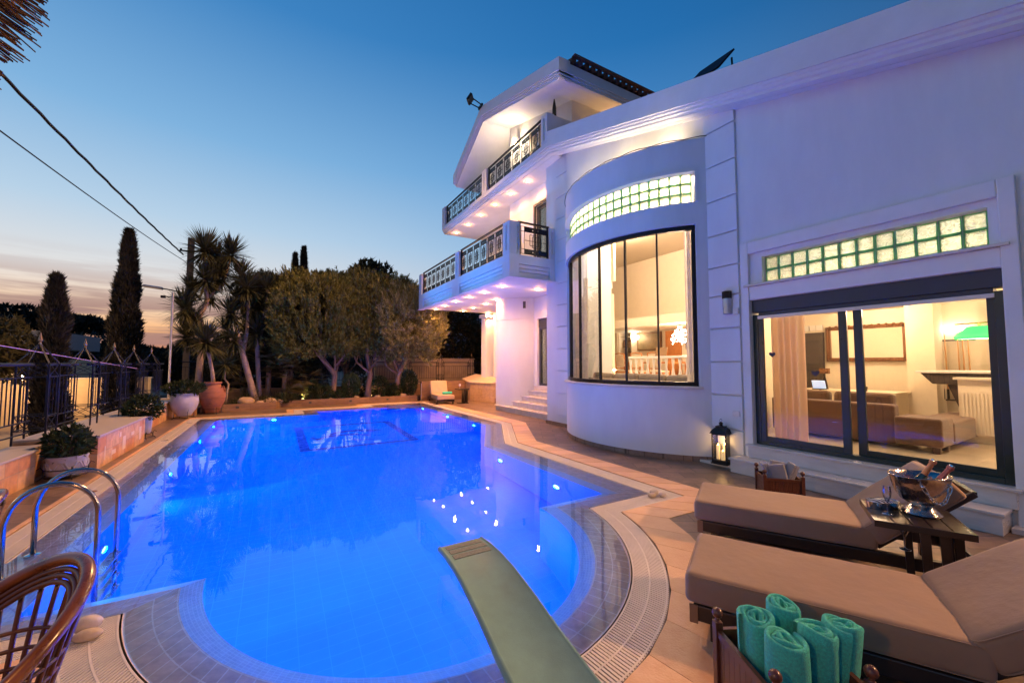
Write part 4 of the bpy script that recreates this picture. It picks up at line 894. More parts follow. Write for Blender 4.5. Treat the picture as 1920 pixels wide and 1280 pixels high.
# ================================================================ THINGS ON THE TERRACE
cush = mat('cushion_canvas', (.262,.165,.10), .85, var=.08, bump=.35, bscale=13, sheen=.2)
cush_beige = mat('cushion_beige', (.50,.36,.22), .85, var=.05)
bronze = mat('bronze_aluminium', (.035,.026,.022), .38, .5, var=.08, coat=.2)
tape = mat('wood_slat', (.22,.12,.06), .5)
def softbox(c, size, m=None, r=.05, name='cushion', mt=None, par=None, sag=.0):
    bm = bmesh.new(); bmesh.ops.create_cube(bm, size=1)
    for v in bm.verts: v.co = Vector((v.co.x*size[0], v.co.y*size[1], v.co.z*size[2]))
    bmesh.ops.bevel(bm, geom=list(bm.edges), offset=r, segments=4, profile=.6, affect='EDGES')
    bmesh.ops.subdivide_edges(bm, edges=[e for e in bm.edges if e.calc_length() > .12], cuts=10, use_grid_fill=True)
    rd = random.Random(int(abs(c[0]*97+c[1]*31)*10)); ph = [rd.uniform(0,6) for _ in range(4)]
    for v in bm.verts:
        k = .0035*(math.sin(v.co.x*9+ph[0])*math.cos(v.co.y*7+ph[1])+.6*math.sin(v.co.x*21+v.co.y*17+ph[2]))
        v.co += v.normal*k if v.normal.length else Vector()
    m = m or Matrix.Identity(3)
    bm.transform(Matrix.Translation(Vector(c)) @ m.to_4x4())
    me = bpy.data.meshes.new(name); bm.to_mesh(me); bm.free(); me.materials.append(mt or cush)
    me.polygons.foreach_set('use_smooth', [True]*len(me.polygons))
    o = bpy.data.objects.new(name, me); o.parent = par; link(o)
    if name.endswith('cushion') and size[1] > .5:
        hx, hy, k = size[0]/2-.004, size[1]/2-.004, .05; zt = size[2]/2-.012
        for zz in (zt, -zt):
            ring = []
            for (sx, sy, a0) in ((1,1,0),(-1,1,90),(-1,-1,180),(1,-1,270)):
                for a in (0,30,60,90): ring.append(Vector((sx*(hx-k)+k*math.cos(R(a0+a)), sy*(hy-k)+k*math.sin(R(a0+a)), zz)))
            g = MB(); g.tube([Vector(c) + m @ v for v in ring], .0035, 6, closed=True); g.build('piping', mt or cush, o, local=True, smooth=True)
    return o
def lounger(label, ang=38, mt=None):
    """local: foot end at y=0, runs to +y (head); x centred; width .76"""
    t = thing('sun_lounger', label, 'sun lounger', (0,0,0)); w = .78
    softbox((0,.69,.309), (w,1.43,.187), None, .045, 'seat_cushion', mt, t)
    m = Matrix.Rotation(R(ang), 3, 'X'); L_ = .74; c = Vector((0,1.42,.25)) + m @ Vector((0,L_/2,.10))
    softbox(c, (w,L_,.18), m, .045, 'back_cushion', mt, t)
    mb = MB()
    for s in (-1, 1):
        mb.box((s*.36-.03,.02,.11),(s*.36+.03,2.02,.213)); mb.bar(Vector((s*.31,1.40,.235)), Vector((s*.31,1.42,.235)) + m @ Vector((0,.80,0)), .035, .05)
    mb.box((-.36,.02,.11),(.36,.07,.212)); mb.box((-.36,1.97,.11),(.36,2.02,.212)); mb.box((-.35,.1,.185),(.35,1.38,.212))
    mb.build('frame', bronze, t, local=True, bevel=.008)
    mb = MB(); p = Vector((0,1.42,.235)) + m @ Vector((0,.40,0))
    for s in (-1, 1): mb.bar((s*.24,p.y,p.z),(s*.24,p.y+.32,.2),.03)
    mb.bar((-.24,p.y+.32,.2),(.24,p.y+.32,.2),.03); mb.bar(Vector((-.31,1.42,.235)) + m @ Vector((0,.79,0)), Vector((.31,1.42,.235)) + m @ Vector((0,.79,0)), .04); mb.build('back_support', bronze, t, local=True)
    for x in (-.36,.36):
        for y in (.16,1.88): mb = MB(); mb.box((x-.03,y-.04,0),(x+.03,y+.04,.11)); mb.build('leg', bronze, t, local=True, bevel=.004)
    for xa in (-.40,.39): mb = MB(); mb.box((xa,-.0,.10),(xa+.01,.05,.215)); mb.build('end_cap', tape, t, local=True)
    return t
# foot ends: far lounger (4.10,2.90), near lounger (2.75,2.02); direction of the head
a1 = math.atan2(-.495, -.869) ; 
dirv = Vector((.495,-.869)); rzl = math.atan2(-dirv.x, dirv.y)
l1 = lounger('taupe sun lounger nearest the villa, its raised back by the ice bucket', 42); l1.location = (4.085,2.885,0); l1.rotation_euler = (0,0,rzl)
l2 = lounger('taupe sun lounger in front, nearest the teal towel crate', 36); l2.location = (2.76,2.00,0); l2.rotation_euler = (0,0,math.atan2(-.485,-.875))
l3 = lounger('beige sun lounger facing the far end of the pool by the garden wall', 62, cush_beige); l3.location = (6.5,16.95,0); l3.rotation_euler = (0,0,R(-8))
# slatted side table
def table(label, L_=.60, W_=.50, H_=.66):
    t = thing('side_table', label, 'side table', (0,0,0)); mb = MB(); n = 5; p = L_/n
    for k in range(n): mb.box((-L_/2+p*k+.005,-W_/2+.012,H_-.02),(-L_/2+p*(k+1)-.005,W_/2-.012,H_))
    mb.build('slats', bronze, t, local=True, bevel=.002)
    mb = MB()
    for s in (-1, 1): mb.box((-L_/2-.012,s*W_/2-.012,H_-.045),(L_/2+.012,s*W_/2+.012,H_+.001)); mb.box((s*(L_/2+.0)-.012,-W_/2+.012,H_-.045),(s*(L_/2)+.012,W_/2-.012,H_+.001))
    mb.build('rim', bronze, t, local=True, bevel=.003)
    return t
tb = table('bronze slatted side table holding the champagne bucket between the loungers', .50, .52)
for x in (.13,.24,.33): pass
mb = MB()
# cantilever support: three flat uprights at the near end, splayed onto a floor frame
for u, v in ((.0,-.23),(.10,-.23),(.20,-.10),(.20,.10),(.0,.23),(.10,.23)): mb.prismy([(u+.01,.0),(u+.055,.0),(u+.04,.62),(u-.015,.62)], v-.012, v+.012)
mb.build('leg', bronze, tb, local=True, bevel=.004)
mb = MB(); mb.box((-.3,-.22,0),(.32,-.18,.025)); mb.box((-.3,.18,0),(.32,.22,.025)); mb.box((.28,-.18,0),(.32,.18,.025)); mb.box((.1,-.2,.02),(.30,.2,.045)); mb.build('base', bronze, tb, local=True)
TBC = Vector((4.17,1.18))
tb.location = (TBC.x,TBC.y,0); tb.rotation_euler = (0,0,math.atan2(-.47,.25))
def tbp(u, v): 
    a = math.atan2(-.47,.25); return (TBC.x+u*math.cos(a)-v*math.sin(a), TBC.y+u*math.sin(a)+v*math.cos(a))
# champagne bucket
hammered = mat('hammered_silver', (.42,.38,.36), .16, 1, var=.25, scale=18, bump=.5, bscale=22)
bx, by = tbp(.07, .07); bk = thing('champagne_bucket', 'oval hammered silver champagne bucket with chain handles on the side table', 'ice bucket', (bx,by,.662)); rzb = R(-30)
mb = MB(); pr = [(.11,0),(.115,.012),(.085,.045),(.06,.07),(.075,.085)]; mb.lathe(pr, (bx,by,.662), 36, rz=rzb); mb.build('foot', hammered, bk, smooth='auto')
mb = MB(); prof_b = [(.07,.08),(.12,.115),(.152,.17),(.168,.235),(.178,.285),(.184,.288),(.184,.296),(.174,.294),(.160,.235),(.145,.175),(.11,.12),(.01,.10)]
mb.lathe(prof_b, (bx,by,.662), 48, sx=1.12, sy=.80, rz=rzb, cap=False); mb.build('bowl', hammered, bk, smooth=True)
for s in (-1, 1):
    mb = MB(); pts = []
    a0 = rzb + (math.pi/2 if s > 0 else -math.pi/2)
    for i in range(9):
        t = i/8; an = a0+(-.55+1.1*t); dz = .235-.12*math.sin(math.pi*t)
        rr = .155+.012; ex = Matrix.Rotation(rzb,3,'Z') @ Vector((1.12*rr*math.cos(an-rzb), .80*rr*math.sin(an-rzb), 0)); pts.append(Vector((bx+ex.x*1.06,by+ex.y*1.06,.662+dz)))
    for i in range(8):
        p, q = pts[i], pts[i+1]; mdl = (p+q)/2; d = (q-p); ln = d.length*.72; d.normalize(); side = d.cross(Vector((0,0,1))).normalized() if i % 2 else Vector((0,0,1)); side = (side-d*side.dot(d)).normalized()
        ring = [mdl + d*ln*math.cos(2*math.pi*k/12) + side*.011*math.sin(2*math.pi*k/12) for k in range(12)]
        mb.tube(ring, .0032, 6, closed=True)
    for p in (pts[0], pts[-1]): mb.ball(p, .012, 8, 6)
    mb.build('chain_handle', chrome, bk, smooth=True)
def bottle(c, tip, label, foil):
    t = thing('champagne_bottle', label, 'bottle', c); c, tip = Vector(c), Vector(tip); d = (tip-c).normalized(); q = d.to_track_quat('Z','Y').to_matrix(); ln = (tip-c).length
    def lm(prof, name, mt):
        g = MB(); g.lathe(prof, n=20); m2 = MB(); m2.add([tuple(c + q @ Vector(v)) for v in g.v], g.f); m2.build(name, mt, t, smooth='auto')
    lm([(.04,0),(.042,.10),(.036,.14),(.02,.19)], 'glass', mat('green_bottle', (.01,.03,.012), .1, coat=.5)); lm([(.0205,.185),(.0165,.25),(.0165,.285),(.021,.29),(.021,.31)], 'foil', foil); lm([(.0175,.311),(.016,.322)], 'cap', chrome)
foil1 = mat('copper_foil', (.50,.22,.10), .35, .5); foil2 = mat('rose_foil', (.42,.14,.12), .35, .5)
bottle((bx+.0,by+.06,.79), (bx+.03,by-.05,1.02), 'champagne bottle with copper foil, left in the bucket', foil1)
bottle((bx+.03,by-.0,.77), (bx+.10,by-.13,1.0), 'champagne bottle with rose foil, right in the bucket', foil2)
fluteglass = glassmat('flute_glass', (.88,.88,.92), 1.6, .02, 5.0)
def flute(x, y, z, label, par=None):
    t = thing('champagne_flute', label, 'glass', (0,0,0), 0, 'champagne flutes on the side table'); mb = MB()
    mb.lathe([(.001,.003),(.033,.004),(.034,.001),(.034,0),(.001,0)], n=24, cap=False); mb.lathe([(.0335,.003),(.006,.008),(.0035,.02),(.0035,.085),(.012,.10),(.024,.13),(.0275,.165),(.024,.205)], n=24, cap=False); mb.build('glass', fluteglass, t, local=True, smooth=True)
    mb = MB(); mb.tube([(.0242*math.cos(2*math.pi*k/24),.0242*math.sin(2*math.pi*k/24),.205) for k in range(24)], .0009, 5, closed=True); mb.build('lip', chrome, t, local=True); t.location = (x,y,z); return t
fx, fy = tbp(-.08,-.16); f0 = flute(fx, fy, .452, 'empty champagne flute at the front edge of the side table')
g_ = tbp(-.15,-.07); dup(f0, (g_[0],g_[1],.662), 0, 'empty champagne flute standing behind, beside the steel tray')
tx, ty = tbp(-.15,.09)
tr = thing('tin_tray', 'oval steel tin with striped napkin on the side table', 'tray', (tx,ty,.662)); mb = MB(); mb.lathe([(.085,0),(.092,.055),(.088,.057),(.084,.053),(.08,.01),(.001,.01)], (tx,ty,.662), 32, sx=1.35, sy=.8, rz=R(-30), cap=False); mb.build('tin', chrome, tr, smooth='auto')
nap = bpy.data.materials.new('striped_cloth'); nap.use_nodes = True; n = nap.node_tree.nodes; l = nap.node_tree.links; wv = n.new('ShaderNodeTexWave'); wv.inputs['Scale'].default_value = 14; wv.inputs['Distortion'].default_value = 2; tcq = n.new('ShaderNodeTexCoord'); l.new(tcq.outputs['Object'], wv.inputs['Vector']); rq = ramp(n, l, [(.45,(.02,.02,.02)),(.5,(.8,.76,.7))], wv.outputs[0], 'CONSTANT'); l.new(rq.outputs[0], n['Principled BSDF'].inputs['Base Color'])
mb = MB(); mb.lathe([(.078,.045),(.05,.062),(.02,.07),(.001,.068)], (tx,ty,.662), 24, sx=1.3, sy=.8, rz=R(-30), cap=False); mb.build('napkin', nap, tr, smooth=True)
# wooden crates with towels
mahog = mat('mahogany', (.085,.025,.012), .38, var=.25, scale=5, stretch=(1,1,6), coat=.3)
def crate(label, L_, W_, H_):
    t = thing('planter_crate', label, 'crate', (0,0,0))
    for sx in (-1,1):
        for sy in (-1,1):
            mb = MB(); x, y = sx*L_/2, sy*W_/2; mb.box((x-.02,y-.02,0),(x+.02,y+.02,H_)); mb.lathe([(.02,H_),(.011,H_+.008),(.013,H_+.014),(.010,H_+.02)], (x,y,0), 12); p = mb.build('post', mahog, t, local=True, bevel=.004)
            mb = MB(); mb.ball((x,y,H_+.042), .027, 18, 12); mb.build('finial', mahog, p, local=True, smooth=True)
    for s in (-1,1):
        mb = MB(); y = s*W_/2; mb.box((-L_/2+.02,y-.010,.06),(L_/2-.02,y+.010,.095)); mb.box((-L_/2+.02,y-.012,H_-.075),(L_/2-.02,y+.012,H_-.04)); n = max(3, round((L_-.04)/.045)); p_ = (L_-.04)/n
        for k in range(n): mb.box((-L_/2+.02+p_*k+.0015,y-.006,.095),(-L_/2+.02+p_*(k+1)-.0015,y+.006,H_-.075))
        mb.build('side_panel', mahog, t, local=True)
        mb = MB(); x = s*L_/2; mb.box((x-.010,-W_/2+.02,.06),(x+.010,W_/2-.02,.095)); mb.box((x-.012,-W_/2+.02,H_-.075),(x+.012,W_/2-.02,H_-.04)); n = max(3, round((W_-.04)/.045)); p_ = (W_-.04)/n
        for k in range(n): mb.box((x-.006,-W_/2+.02+p_*k+.0015,.095),(x+.006,-W_/2+.02+p_*(k+1)-.0015,H_-.075))
        mb.build('side_panel', mahog, t, local=True)
    mb = MB(); mb.box((-L_/2+.01,-W_/2+.01,.06),(L_/2-.01,W_/2-.01,.07)); mb.build('bottom', mahog, t, local=True)
    return t
c1 = crate('dark wooden ball finial crate filled with rolled teal towels', .45, .44, .40); c1.location = (2.215,1.115,0); c1.rotation_euler = (0,0,R(63))
c2_ = crate('dark wooden ball finial crate of grey towels by the door steps', .42, .36, .38); c2_.location = (5.72,2.90,0); c2_.rotation_euler = (0,0,R(-47))
teal = mat('teal_terry', (.05,.60,.46), .95, var=.25, scale=90, bump=1.0, bscale=260, sheen=.15); greyt = mat('grey_terry', (.30,.30,.33), .95, bump=.8, bscale=350, sheen=.4)
def towelroll(c, r, h, tilt, label, mt, seed, rz=0, group=None):
    """a rolled towel: spiral sheet with thickness"""
    rd = random.Random(seed); n = 90; turns = 3.1; th = r/(turns+.35)*.46; vs = []; pts = []
    for i in range(n+1):
        t = i/n; a = 2*math.pi*turns*t; rr = th*1.2+(r-th*1.2)*t + .006*math.sin(3.1*a+seed)*(1-.4*t)*min(1,t*3)
        pts.append((rr*math.cos(a), rr*math.sin(a), rr))
    mb = MB(); zt = []; nz_ = 8
    for i, (x, y, rr) in enumerate(pts):
        t = i/n; d = Vector((x, y, 0)).normalized()
        lift = .012*math.cos(2*math.pi*turns*t+seed)+.008*math.sin(5*t*6.28+seed)
        ring = []
        for k in range(nz_+1):
            z = h*(k/nz_)*(1) + (lift if k == nz_ else lift*k/nz_); bulge = 1+.05*math.sin(math.pi*k/nz_)
            ring.append(Vector((x*bulge, y*bulge, z)) + d*th)
        ring.append(Vector((x, y, h+lift+th*.75)) + d*th*.55); ring.append(Vector((x, y, h+lift+th*.75)) - d*th*.55)
        for k in range(nz_, -1, -1):
            z = h*(k/nz_) + lift*k/nz_; bulge = 1+.05*math.sin(math.pi*k/nz_); ring.append(Vector((x*bulge, y*bulge, z)) - d*th)
        vs += ring
    m = len(vs)//(n+1)
    for i in range(n):
        for k in range(m): mb.f.append((i*m+k, i*m+(k+1)%m, (i+1)*m+(k+1)%m, (i+1)*m+k))
    mb.f.append(tuple(range(m))); mb.f.append(tuple(range((n+1)*m-1, n*m-1, -1))); M3 = Matrix.Rotation(tilt[0],3,'X') @ Matrix.Rotation(tilt[1],3,'Y') @ Matrix.Rotation(rz,3,'Z')
    mb.v = [tuple(Vector(c) + M3 @ Vector(v)) for v in vs]
    o = mb.build('rolled_towel', mt, smooth=True); props(o, label, 'towel', group); return o
TG = 'rolled teal towels in the crate'
for (x, y, h, r, l_t, tl_, sd) in [(2.15,1.20,.45,.080,'rolled teal towel at the left corner of the crate',(-.03,-.03),1),(2.32,1.18,.46,.080,'rolled teal towel at the back, against the lounger',(-.02,.06),2),
        (2.115,1.07,.44,.086,'rolled teal towel at the front left, folded edge up',(.02,-.04),3),(2.275,1.025,.45,.086,'rolled teal towel in the middle of the crate',(.04,.02),4),(2.40,1.0,.46,.082,'rolled teal towel standing at the right of the crate',(.10,.06),5)]:
    towelroll((x,y,.072), r, h, tl_, l_t, teal, sd, sd*1.9, TG)
def foldtowel(c, s, m, label, sd):
    mb = MB(); t = thing('folded_towel', label, 'towel', c, 0, 'folded grey towels in the crate')
    for k in range(3): softbox(Vector(c)+m @ Vector((.024*(k-1),0,0)), (.026,s[1],s[2]-.01*k), m, .0125, 'fold', greyt, None)
    for o in list(S.collection.objects)[-3:]:
        inv = wm(t).inverted(); o.data.transform(inv); o.parent = t
for i, (u, v, rx, ry, lb) in enumerate([(-.12,.0,.0,-.38,'folded grey towel leaning at the left of the crate'),(.0,.10,.18,-.05,'folded grey towel at the back of the crate'),(-.02,-.09,-.2,-.1,'folded grey towel at the front of the crate'),(.13,.02,.1,.36,'folded grey towel slumping over the right side')]):
    q = Matrix.Rotation(R(-47),3,'Z'); p = q @ Vector((u,v,0)); foldtowel((5.72+p.x,2.90+p.y,.36), (0,.17,.30), q @ Matrix.Rotation(R([0,90,70,10][i]),3,'Z') @ Matrix.Rotation(rx,3,'X') @ Matrix.Rotation(ry,3,'Y'), lb, i)
# lantern with candles
ln_ = thing('candle_lantern', 'tall black lantern holding lit pillar candles by the villa wall', 'lantern', (6.80,4.38,.046)); lx, ly, lz = 6.84, 4.40, .046; ql = Matrix.Rotation(R(12),3,'Z')
def lbox(mb, a, b): 
    a, b = Vector(a), Vector(b); mb.obox(Vector((lx,ly,lz)) + ql @ ((a+b)/2), tuple(b-a), ql)
mb = MB(); lbox(mb, (-.14,-.14,0),(.14,.14,.02)); lbox(mb, (-.125,-.125,.02),(.125,.125,.07)); mb.build('base', darkmetal, ln_, bevel=.003)
mb = MB()
for sx in (-1,1):
    for sy in (-1,1): lbox(mb, (sx*.112-.009,sy*.112-.009,.07),(sx*.112+.009,sy*.112+.009,.52))
for s in (-1,1): lbox(mb, (-.12,s*.112-.009,.50),(.12,s*.112+.009,.52)); lbox(mb, (s*.112-.009,-.12,.50),(s*.112+.009,.12,.521))
mb.build('frame', darkmetal, ln_)
mb = MB(); v0 = []
for r_, z in ((.145,.52),(.135,.545),(.115,.585),(.085,.615),(.07,.625),(.07,.65)): v0.append([Vector((lx,ly,lz)) + ql @ Vector((sx*r_,sy*r_,z)) for sx, sy in ((-1,-1),(1,-1),(1,1),(-1,1))])
vs = [tuple(p) for q in v0 for p in q]; fs = [(3,2,1,0),(20,21,22,23)] + [(4*i+j,4*i+(j+1)%4,4*i+4+(j+1)%4,4*i+4+j) for i in range(5) for j in range(4)]
mb.add(vs, fs); mb.lathe([(.03,.65),(.028,.69),(.04,.695),(.02,.715),(.008,.725)], (lx,ly,lz), 16); rf_ = mb.build('roof', darkmetal, ln_)
mb = MB(); mb.tube([(lx+.03*math.cos(2*math.pi*k/20),ly,lz+.745+.03*math.sin(2*math.pi*k/20)) for k in range(20)], .0035, 6, closed=True); mb.build('ring_handle', darkmetal, rf_)
mb = MB()
for s in (-1,1): lbox(mb, (-.10,s*.112-.001,.07),(.10,s*.112+.001,.50)); lbox(mb, (s*.112-.001,-.10,.07),(s*.112+.001,.10,.50))
mb.build('pane', clearglass, ln_)
wax = mat('candle_wax', (.85,.72,.48), .5, var=.03, emis=(1,.62,.25), estr=.55)
for x, y, h, lb in ((-.045,-.05,.15,'short white candle at the left in the lantern'),(.0,-.07,.19,'middle white candle in the lantern'),(.05,-.03,.25,'tall white candle at the right in the lantern'),(-.02,.05,.24,'white candle at the back in the lantern')):
    cn_ = thing('candle', lb, 'candle', (lx+x,ly+y,lz+.071)); mb = MB(); mb.lathe([(.03,0),(.031,h-.004),(.028,h),(.012,h-.008),(.001,h-.008)], (lx+x,ly+y,lz+.071), 18, cap=False); mb.build('wax', wax, cn_, smooth='auto')
    mb = MB(); mb.lathe([(.001,0),(.005,.008),(.004,.02),(.0005,.032)], (lx+x,ly+y,lz+.071+h-.004), 8, cap=False); mb.build('flame', emit('flame', (1,.6,.2), 40), cn_)
point((lx,ly,lz+.40), 2.6, (1,.55,.2), .03, ln_)
# pebbles
peb = mat('white_pebble', (.50,.44,.38), .6, bump=.2, bscale=60); peb2 = mat('tan_pebble', (.42,.32,.22), .6, col2=(.55,.46,.34), scale=14, bump=.2, bscale=60)
for c, r_, sc_p, rz_, mt_, lb in [((-1.045,3.855,.065),.078,(1.05,.75,.62),0,peb,'large white pebble on top of the pair by the wicker chair'),((-1.015,3.77,.03),.07,(1.1,.7,.5),.4,peb2,'tan veined pebble under the white one by the wicker chair'),
        ((4.43,3.86,.028),.06,(1.1,.75,.5),0,peb2,'flat grey pebble at the left of the trio on the coping'),((4.55,3.93,.035),.06,(1.2,.8,.6),.5,peb,'long white pebble at the back of the trio on the coping'),((4.56,3.80,.032),.06,(.9,.8,.58),.2,peb,'round white pebble at the front of the trio on the coping')]:
    mb = MB(); mb.ball(c, r_, 20, 12, sc_p, .02, int(c[0]*10)); props(mb.build('pebble', mt_, smooth=True), lb, 'pebble')
# diving board
fg = mat('board_fibreglass', (.155,.30,.275), .6, spec=.25, var=.14, scale=5, bump=.12, bscale=160); db = thing('diving_board', 'grey green curved fibreglass diving board over the pool', 'diving board', (1.15,1.2,0))
tipc = (1.02+.05, 2.85); 
prof_d = [(0,.445),(.15,.45),(.3,.443),(.47,.42),(.73,.355),(.98,.275),(1.28,.20),(1.6,.14),(1.8,.12)]
TL, TR = Vector((1.066,2.925)), Vector((1.44,2.932)); BLp, BRp = Vector((1.015,1.325)), Vector((1.475,1.33))
def bsec(s):
    k = s/1.6; l_p = TL.lerp(BLp, k); r_p = TR.lerp(BRp, k); return l_p, r_p
mb = MB(); vs = []; nsec = 24
for i in range(nsec+1):
    s = 1.8*i/nsec; z = np.interp(s, [p[0] for p in prof_d], [p[1] for p in prof_d]); lp, rp = bsec(s); th = .035+.02*min(1,s)
    row = []
    for u, dz in ((0,-th*.6),(0,-.006),(.02,.006),(.05,.008),(.075,.0),(.5,-.0),(.925,.0),(.95,.008),(.98,.006),(1,-.006),(1,-th*.6),(.9,-th),(.1,-th)):
        p = lp.lerp(rp, u); row.append((p.x, p.y, z+dz))
    vs += row
m = 13; fs = [tuple(range(m)), tuple(range((nsec+1)*m-1, nsec*m-1, -1))] + [(i*m+k, (i+1)*m+k, (i+1)*m+(k+1)%m, i*m+(k+1)%m) for i in range(nsec) for k in range(m)]
mb.add(vs, fs); mb.build('board', fg, db, auto=50, bevel=.003)
mb = MB(); tread = mat('board_tread', (.24,.27,.23), .8, scale=60, var=.3, bump=1, bscale=200)
for k in range(3):
    s0, s1 = .035+.075*k, .035+.075*k+.055; z = np.interp((s0+s1)/2, [p[0] for p in prof_d], [p[1] for p in prof_d])+.003
    for u0, u1 in ((.13,.87),):
        q = [bsec(s0)[0].lerp(bsec(s0)[1],u0), bsec(s0)[0].lerp(bsec(s0)[1],u1), bsec(s1)[0].lerp(bsec(s1)[1],u1), bsec(s1)[0].lerp(bsec(s1)[1],u0)]
        zz = [np.interp(s, [p[0] for p in prof_d], [p[1] for p in prof_d]) for s in (s0,s0,s1,s1)]
        mb.add([(p.x,p.y,z_-.004) for p, z_ in zip(q,zz)]+[(p.x,p.y,z_+.004) for p, z_ in zip(q,zz)], [(0,1,2,3),(7,6,5,4),(0,4,5,1),(1,5,6,2),(2,6,7,3),(3,7,4,0)])
mb.build('tread', tread, db)
mb = MB(); mb.box((.95,1.15,0),(1.25,1.5,.17)); mb.build('stand', fg, db, bevel=.02)
# pool ladder
ld = thing('pool_ladder', 'steel pool ladder with two arched handrails', 'ladder', (-1.65,5.5,0))
for y in (5.12, 5.66):
    mb = MB(); pts = [(-1.93,y,0),(-1.93,y,.45)] + [(-1.635-.285*math.cos(R(a)),y,.45+.30*math.sin(R(a))) for a in range(12,180,12)] + [(-1.35,y,.45),(-1.35,y,.0),(-1.35,y,-1.25)]
    mb.tube(pts, .021, 14); mb.build('handrail', mat('pool_steel', (.42,.40,.40), .15, 1, var=.04), ld, smooth=True)
    mb = MB(); mb.lathe([(.055,0),(.055,.006),(.03,.014),(.022,.016)], (-1.93,y,.0), 20); mb.build('floor_flange', chrome, ld, smooth='auto')
for k in range(4):
    mb = MB(); mb.box((-1.39,5.12,-.30-.28*k),(-1.30,5.66,-.275-.28*k)); mb.build('rung', chrome, ld, bevel=.004)
# wicker chairs
rat = mat('rattan', (.14,.048,.015), .3, var=.35, scale=12, coat=.5); rat2 = mat('dark_rattan', (.075,.026,.010), .38, var=.3, scale=10, coat=.3)
def wchair(label):
    t = thing('wicker_chair', label, 'chair', (0,0,0)); rd = random.Random(2)
    # local: front at -x. rim is a horseshoe loop: high at the back (+x), sloping down to the arms
    def rim(a, k=1.0, dz=0): 
        x = .293*math.cos(a)*k; y = .29*math.sin(a)*k; z = .73+.22*math.cos(a)+dz; return Vector((x, y, z))
    A0 = [R(a) for a in range(-150, 151, 6)]
    mb = MB(); mb.tube([rim(a) for a in A0], .026, 14); mb.build('rim', rat, t, local=True, smooth=True)
    mb = MB()
    for j in range(3): mb.tube([rim(a,.93-.045*j,-.035-.02*j) for a in A0], .011, 8)
    mb.build('inner_rim', rat2, t, local=True, smooth=True)
    mb = MB()
    def body(a, z): 
        k = .60+.33*(z-.42)/.36 if z > .42 else .60+.15*((.42-z)/.42)**1.5
        p = rim(a, k); return Vector((p.x, p.y, z))
    for a in A0[::2]:
        zt = max(.5, rim(a).z-.05)
        mb.tube([body(a, .42+(zt-.42)*i/5) for i in range(6)], .009, 6)
    for k in range(4): mb.tube([body(a, .47+.065*k+.02*math.cos(a)) for a in A0], .0085, 6)
    mb.build('lattice', rat2, t, local=True, smooth=True)
    mb = MB()
    for i in range(56):
        a = 2*math.pi*i/56; s = 1 if i % 2 else -1
        mb.tube([Vector((body(a,.42).x, body(a,.42).y, .42)), Vector((.205*math.cos(a+.22*s), .205*math.sin(a+.22*s), .22)), Vector((.27*math.cos(a+.4*s), .27*math.sin(a+.4*s), .015))], .008, 5)
    mb.build('base_weave', rat, t, local=True, smooth=True)
    mb = MB(); 
    for z, r_ in ((.015,.275),(.22,.21),(.41,.24)): mb.tube([(r_*math.cos(2*math.pi*k/32), r_*math.sin(2*math.pi*k/32), z) for k in range(32)], .013, 8, closed=True)
    mb.build('hoops', rat, t, local=True, smooth=True)
    mb = MB(); mb.lathe([(.001,.40),(.25,.40),(.26,.43),(.24,.46),(.001,.465)], n=32, cap=False); mb.build('seat', rat2, t, local=True, smooth='auto')
    return t
wc = wchair('glossy brown wicker tub chair in the near left corner'); wc.location = (-.936,2.322,.0); wc.rotation_euler = (0,0,R(43)); wc.scale = (1,1,1)
dup(wc, (-1.80,3.92,0), R(20), 'glossy brown wicker tub chair just cut by the left edge')
# far side table, glass, towel
ft = table('dark side table with a wine glass by the far lounger', .5, .42, .66); mb = MB()
for s in (-1,1): mb.box((.10+.07*s,-.14,.0),(.15+.07*s,.14,.64))
mb.build('leg', bronze, ft, local=True); mb = MB(); mb.box((-.2,-.16,0),(.25,.16,.03)); mb.build('base', bronze, ft, local=True); ft.location = (7.34,17.1,0)
wgl = thing('wine_glass', 'wine glass on the far side table', 'glass', (7.2,17.05,.662)); mb = MB(); mb.lathe([(.035,0),(.004,.006),(.004,.09),(.035,.12),(.045,.16),(.036,.21)], (7.2,17.05,.662), 16, cap=False); mb.build('bowl', mat('frosted', (.7,.7,.7), .2), wgl, smooth=True)
mb = MB(); mb.tube([(6.55,17.5,.46),(6.98,17.44,.46)], .065, 14); props(mb.build('rolled_towel', teal, smooth='auto', bevel=.02), 'rolled teal towel lying on the far lounger', 'towel')
# hot tub
ht = thing('hot_tub', 'tiled hot tub with a folded cover beside the far pier', 'hot tub', (8.9,18.2,0)); mb = MB(); 
HX0, HX1, HY0, HY1 = 8.35, 9.9, 16.9, 19.6
mb.prism([(8.15,18.0),(8.60,16.55),(9.18,16.2),(9.18,19.6),(8.5,19.8)], 0, .86); mb.build('surround', brickmat('travertine', (.50,.34,.18), (.56,.38,.22), (.36,.24,.14), .3, .3, .005, .5, nvar=.2, rot=(R(90),R(75),0)), ht, bevel=.01)
mb = MB(); mb.prism([(8.1,18.0),(8.57,16.5),(9.195,16.15),(9.195,19.65),(8.48,19.85)], .861, .90); vsx = [(8.1,18.0,.901),(8.57,16.5,.901),(9.19,16.15,1.06),(9.19,19.65,1.25),(8.48,19.85,1.0)]; mb.add(vsx+[(x,y,.9005) for x,y,_ in vsx], [(0,1,2,3,4),(0,5,6,1),(1,6,7,2),(2,7,8,3),(3,8,9,4),(4,9,5,0)]); mb.build('cover', mat('cover_vinyl', (.55,.42,.27), .6), ht)
mb = MB(); mb.box((8.9,15.9,0),(9.19,16.5,.2)); mb.box((9.0,16.0,.2),(9.19,16.5,.4)); mb.build('steps', marble, ht, bevel=.01)
mb = MB(); 
for a, b in (((8.275,17.55,.35),(8.30,17.2,.40)),): mb.bar((8.26,17.6,.45),(8.37,17.25,.45),.012,.35)
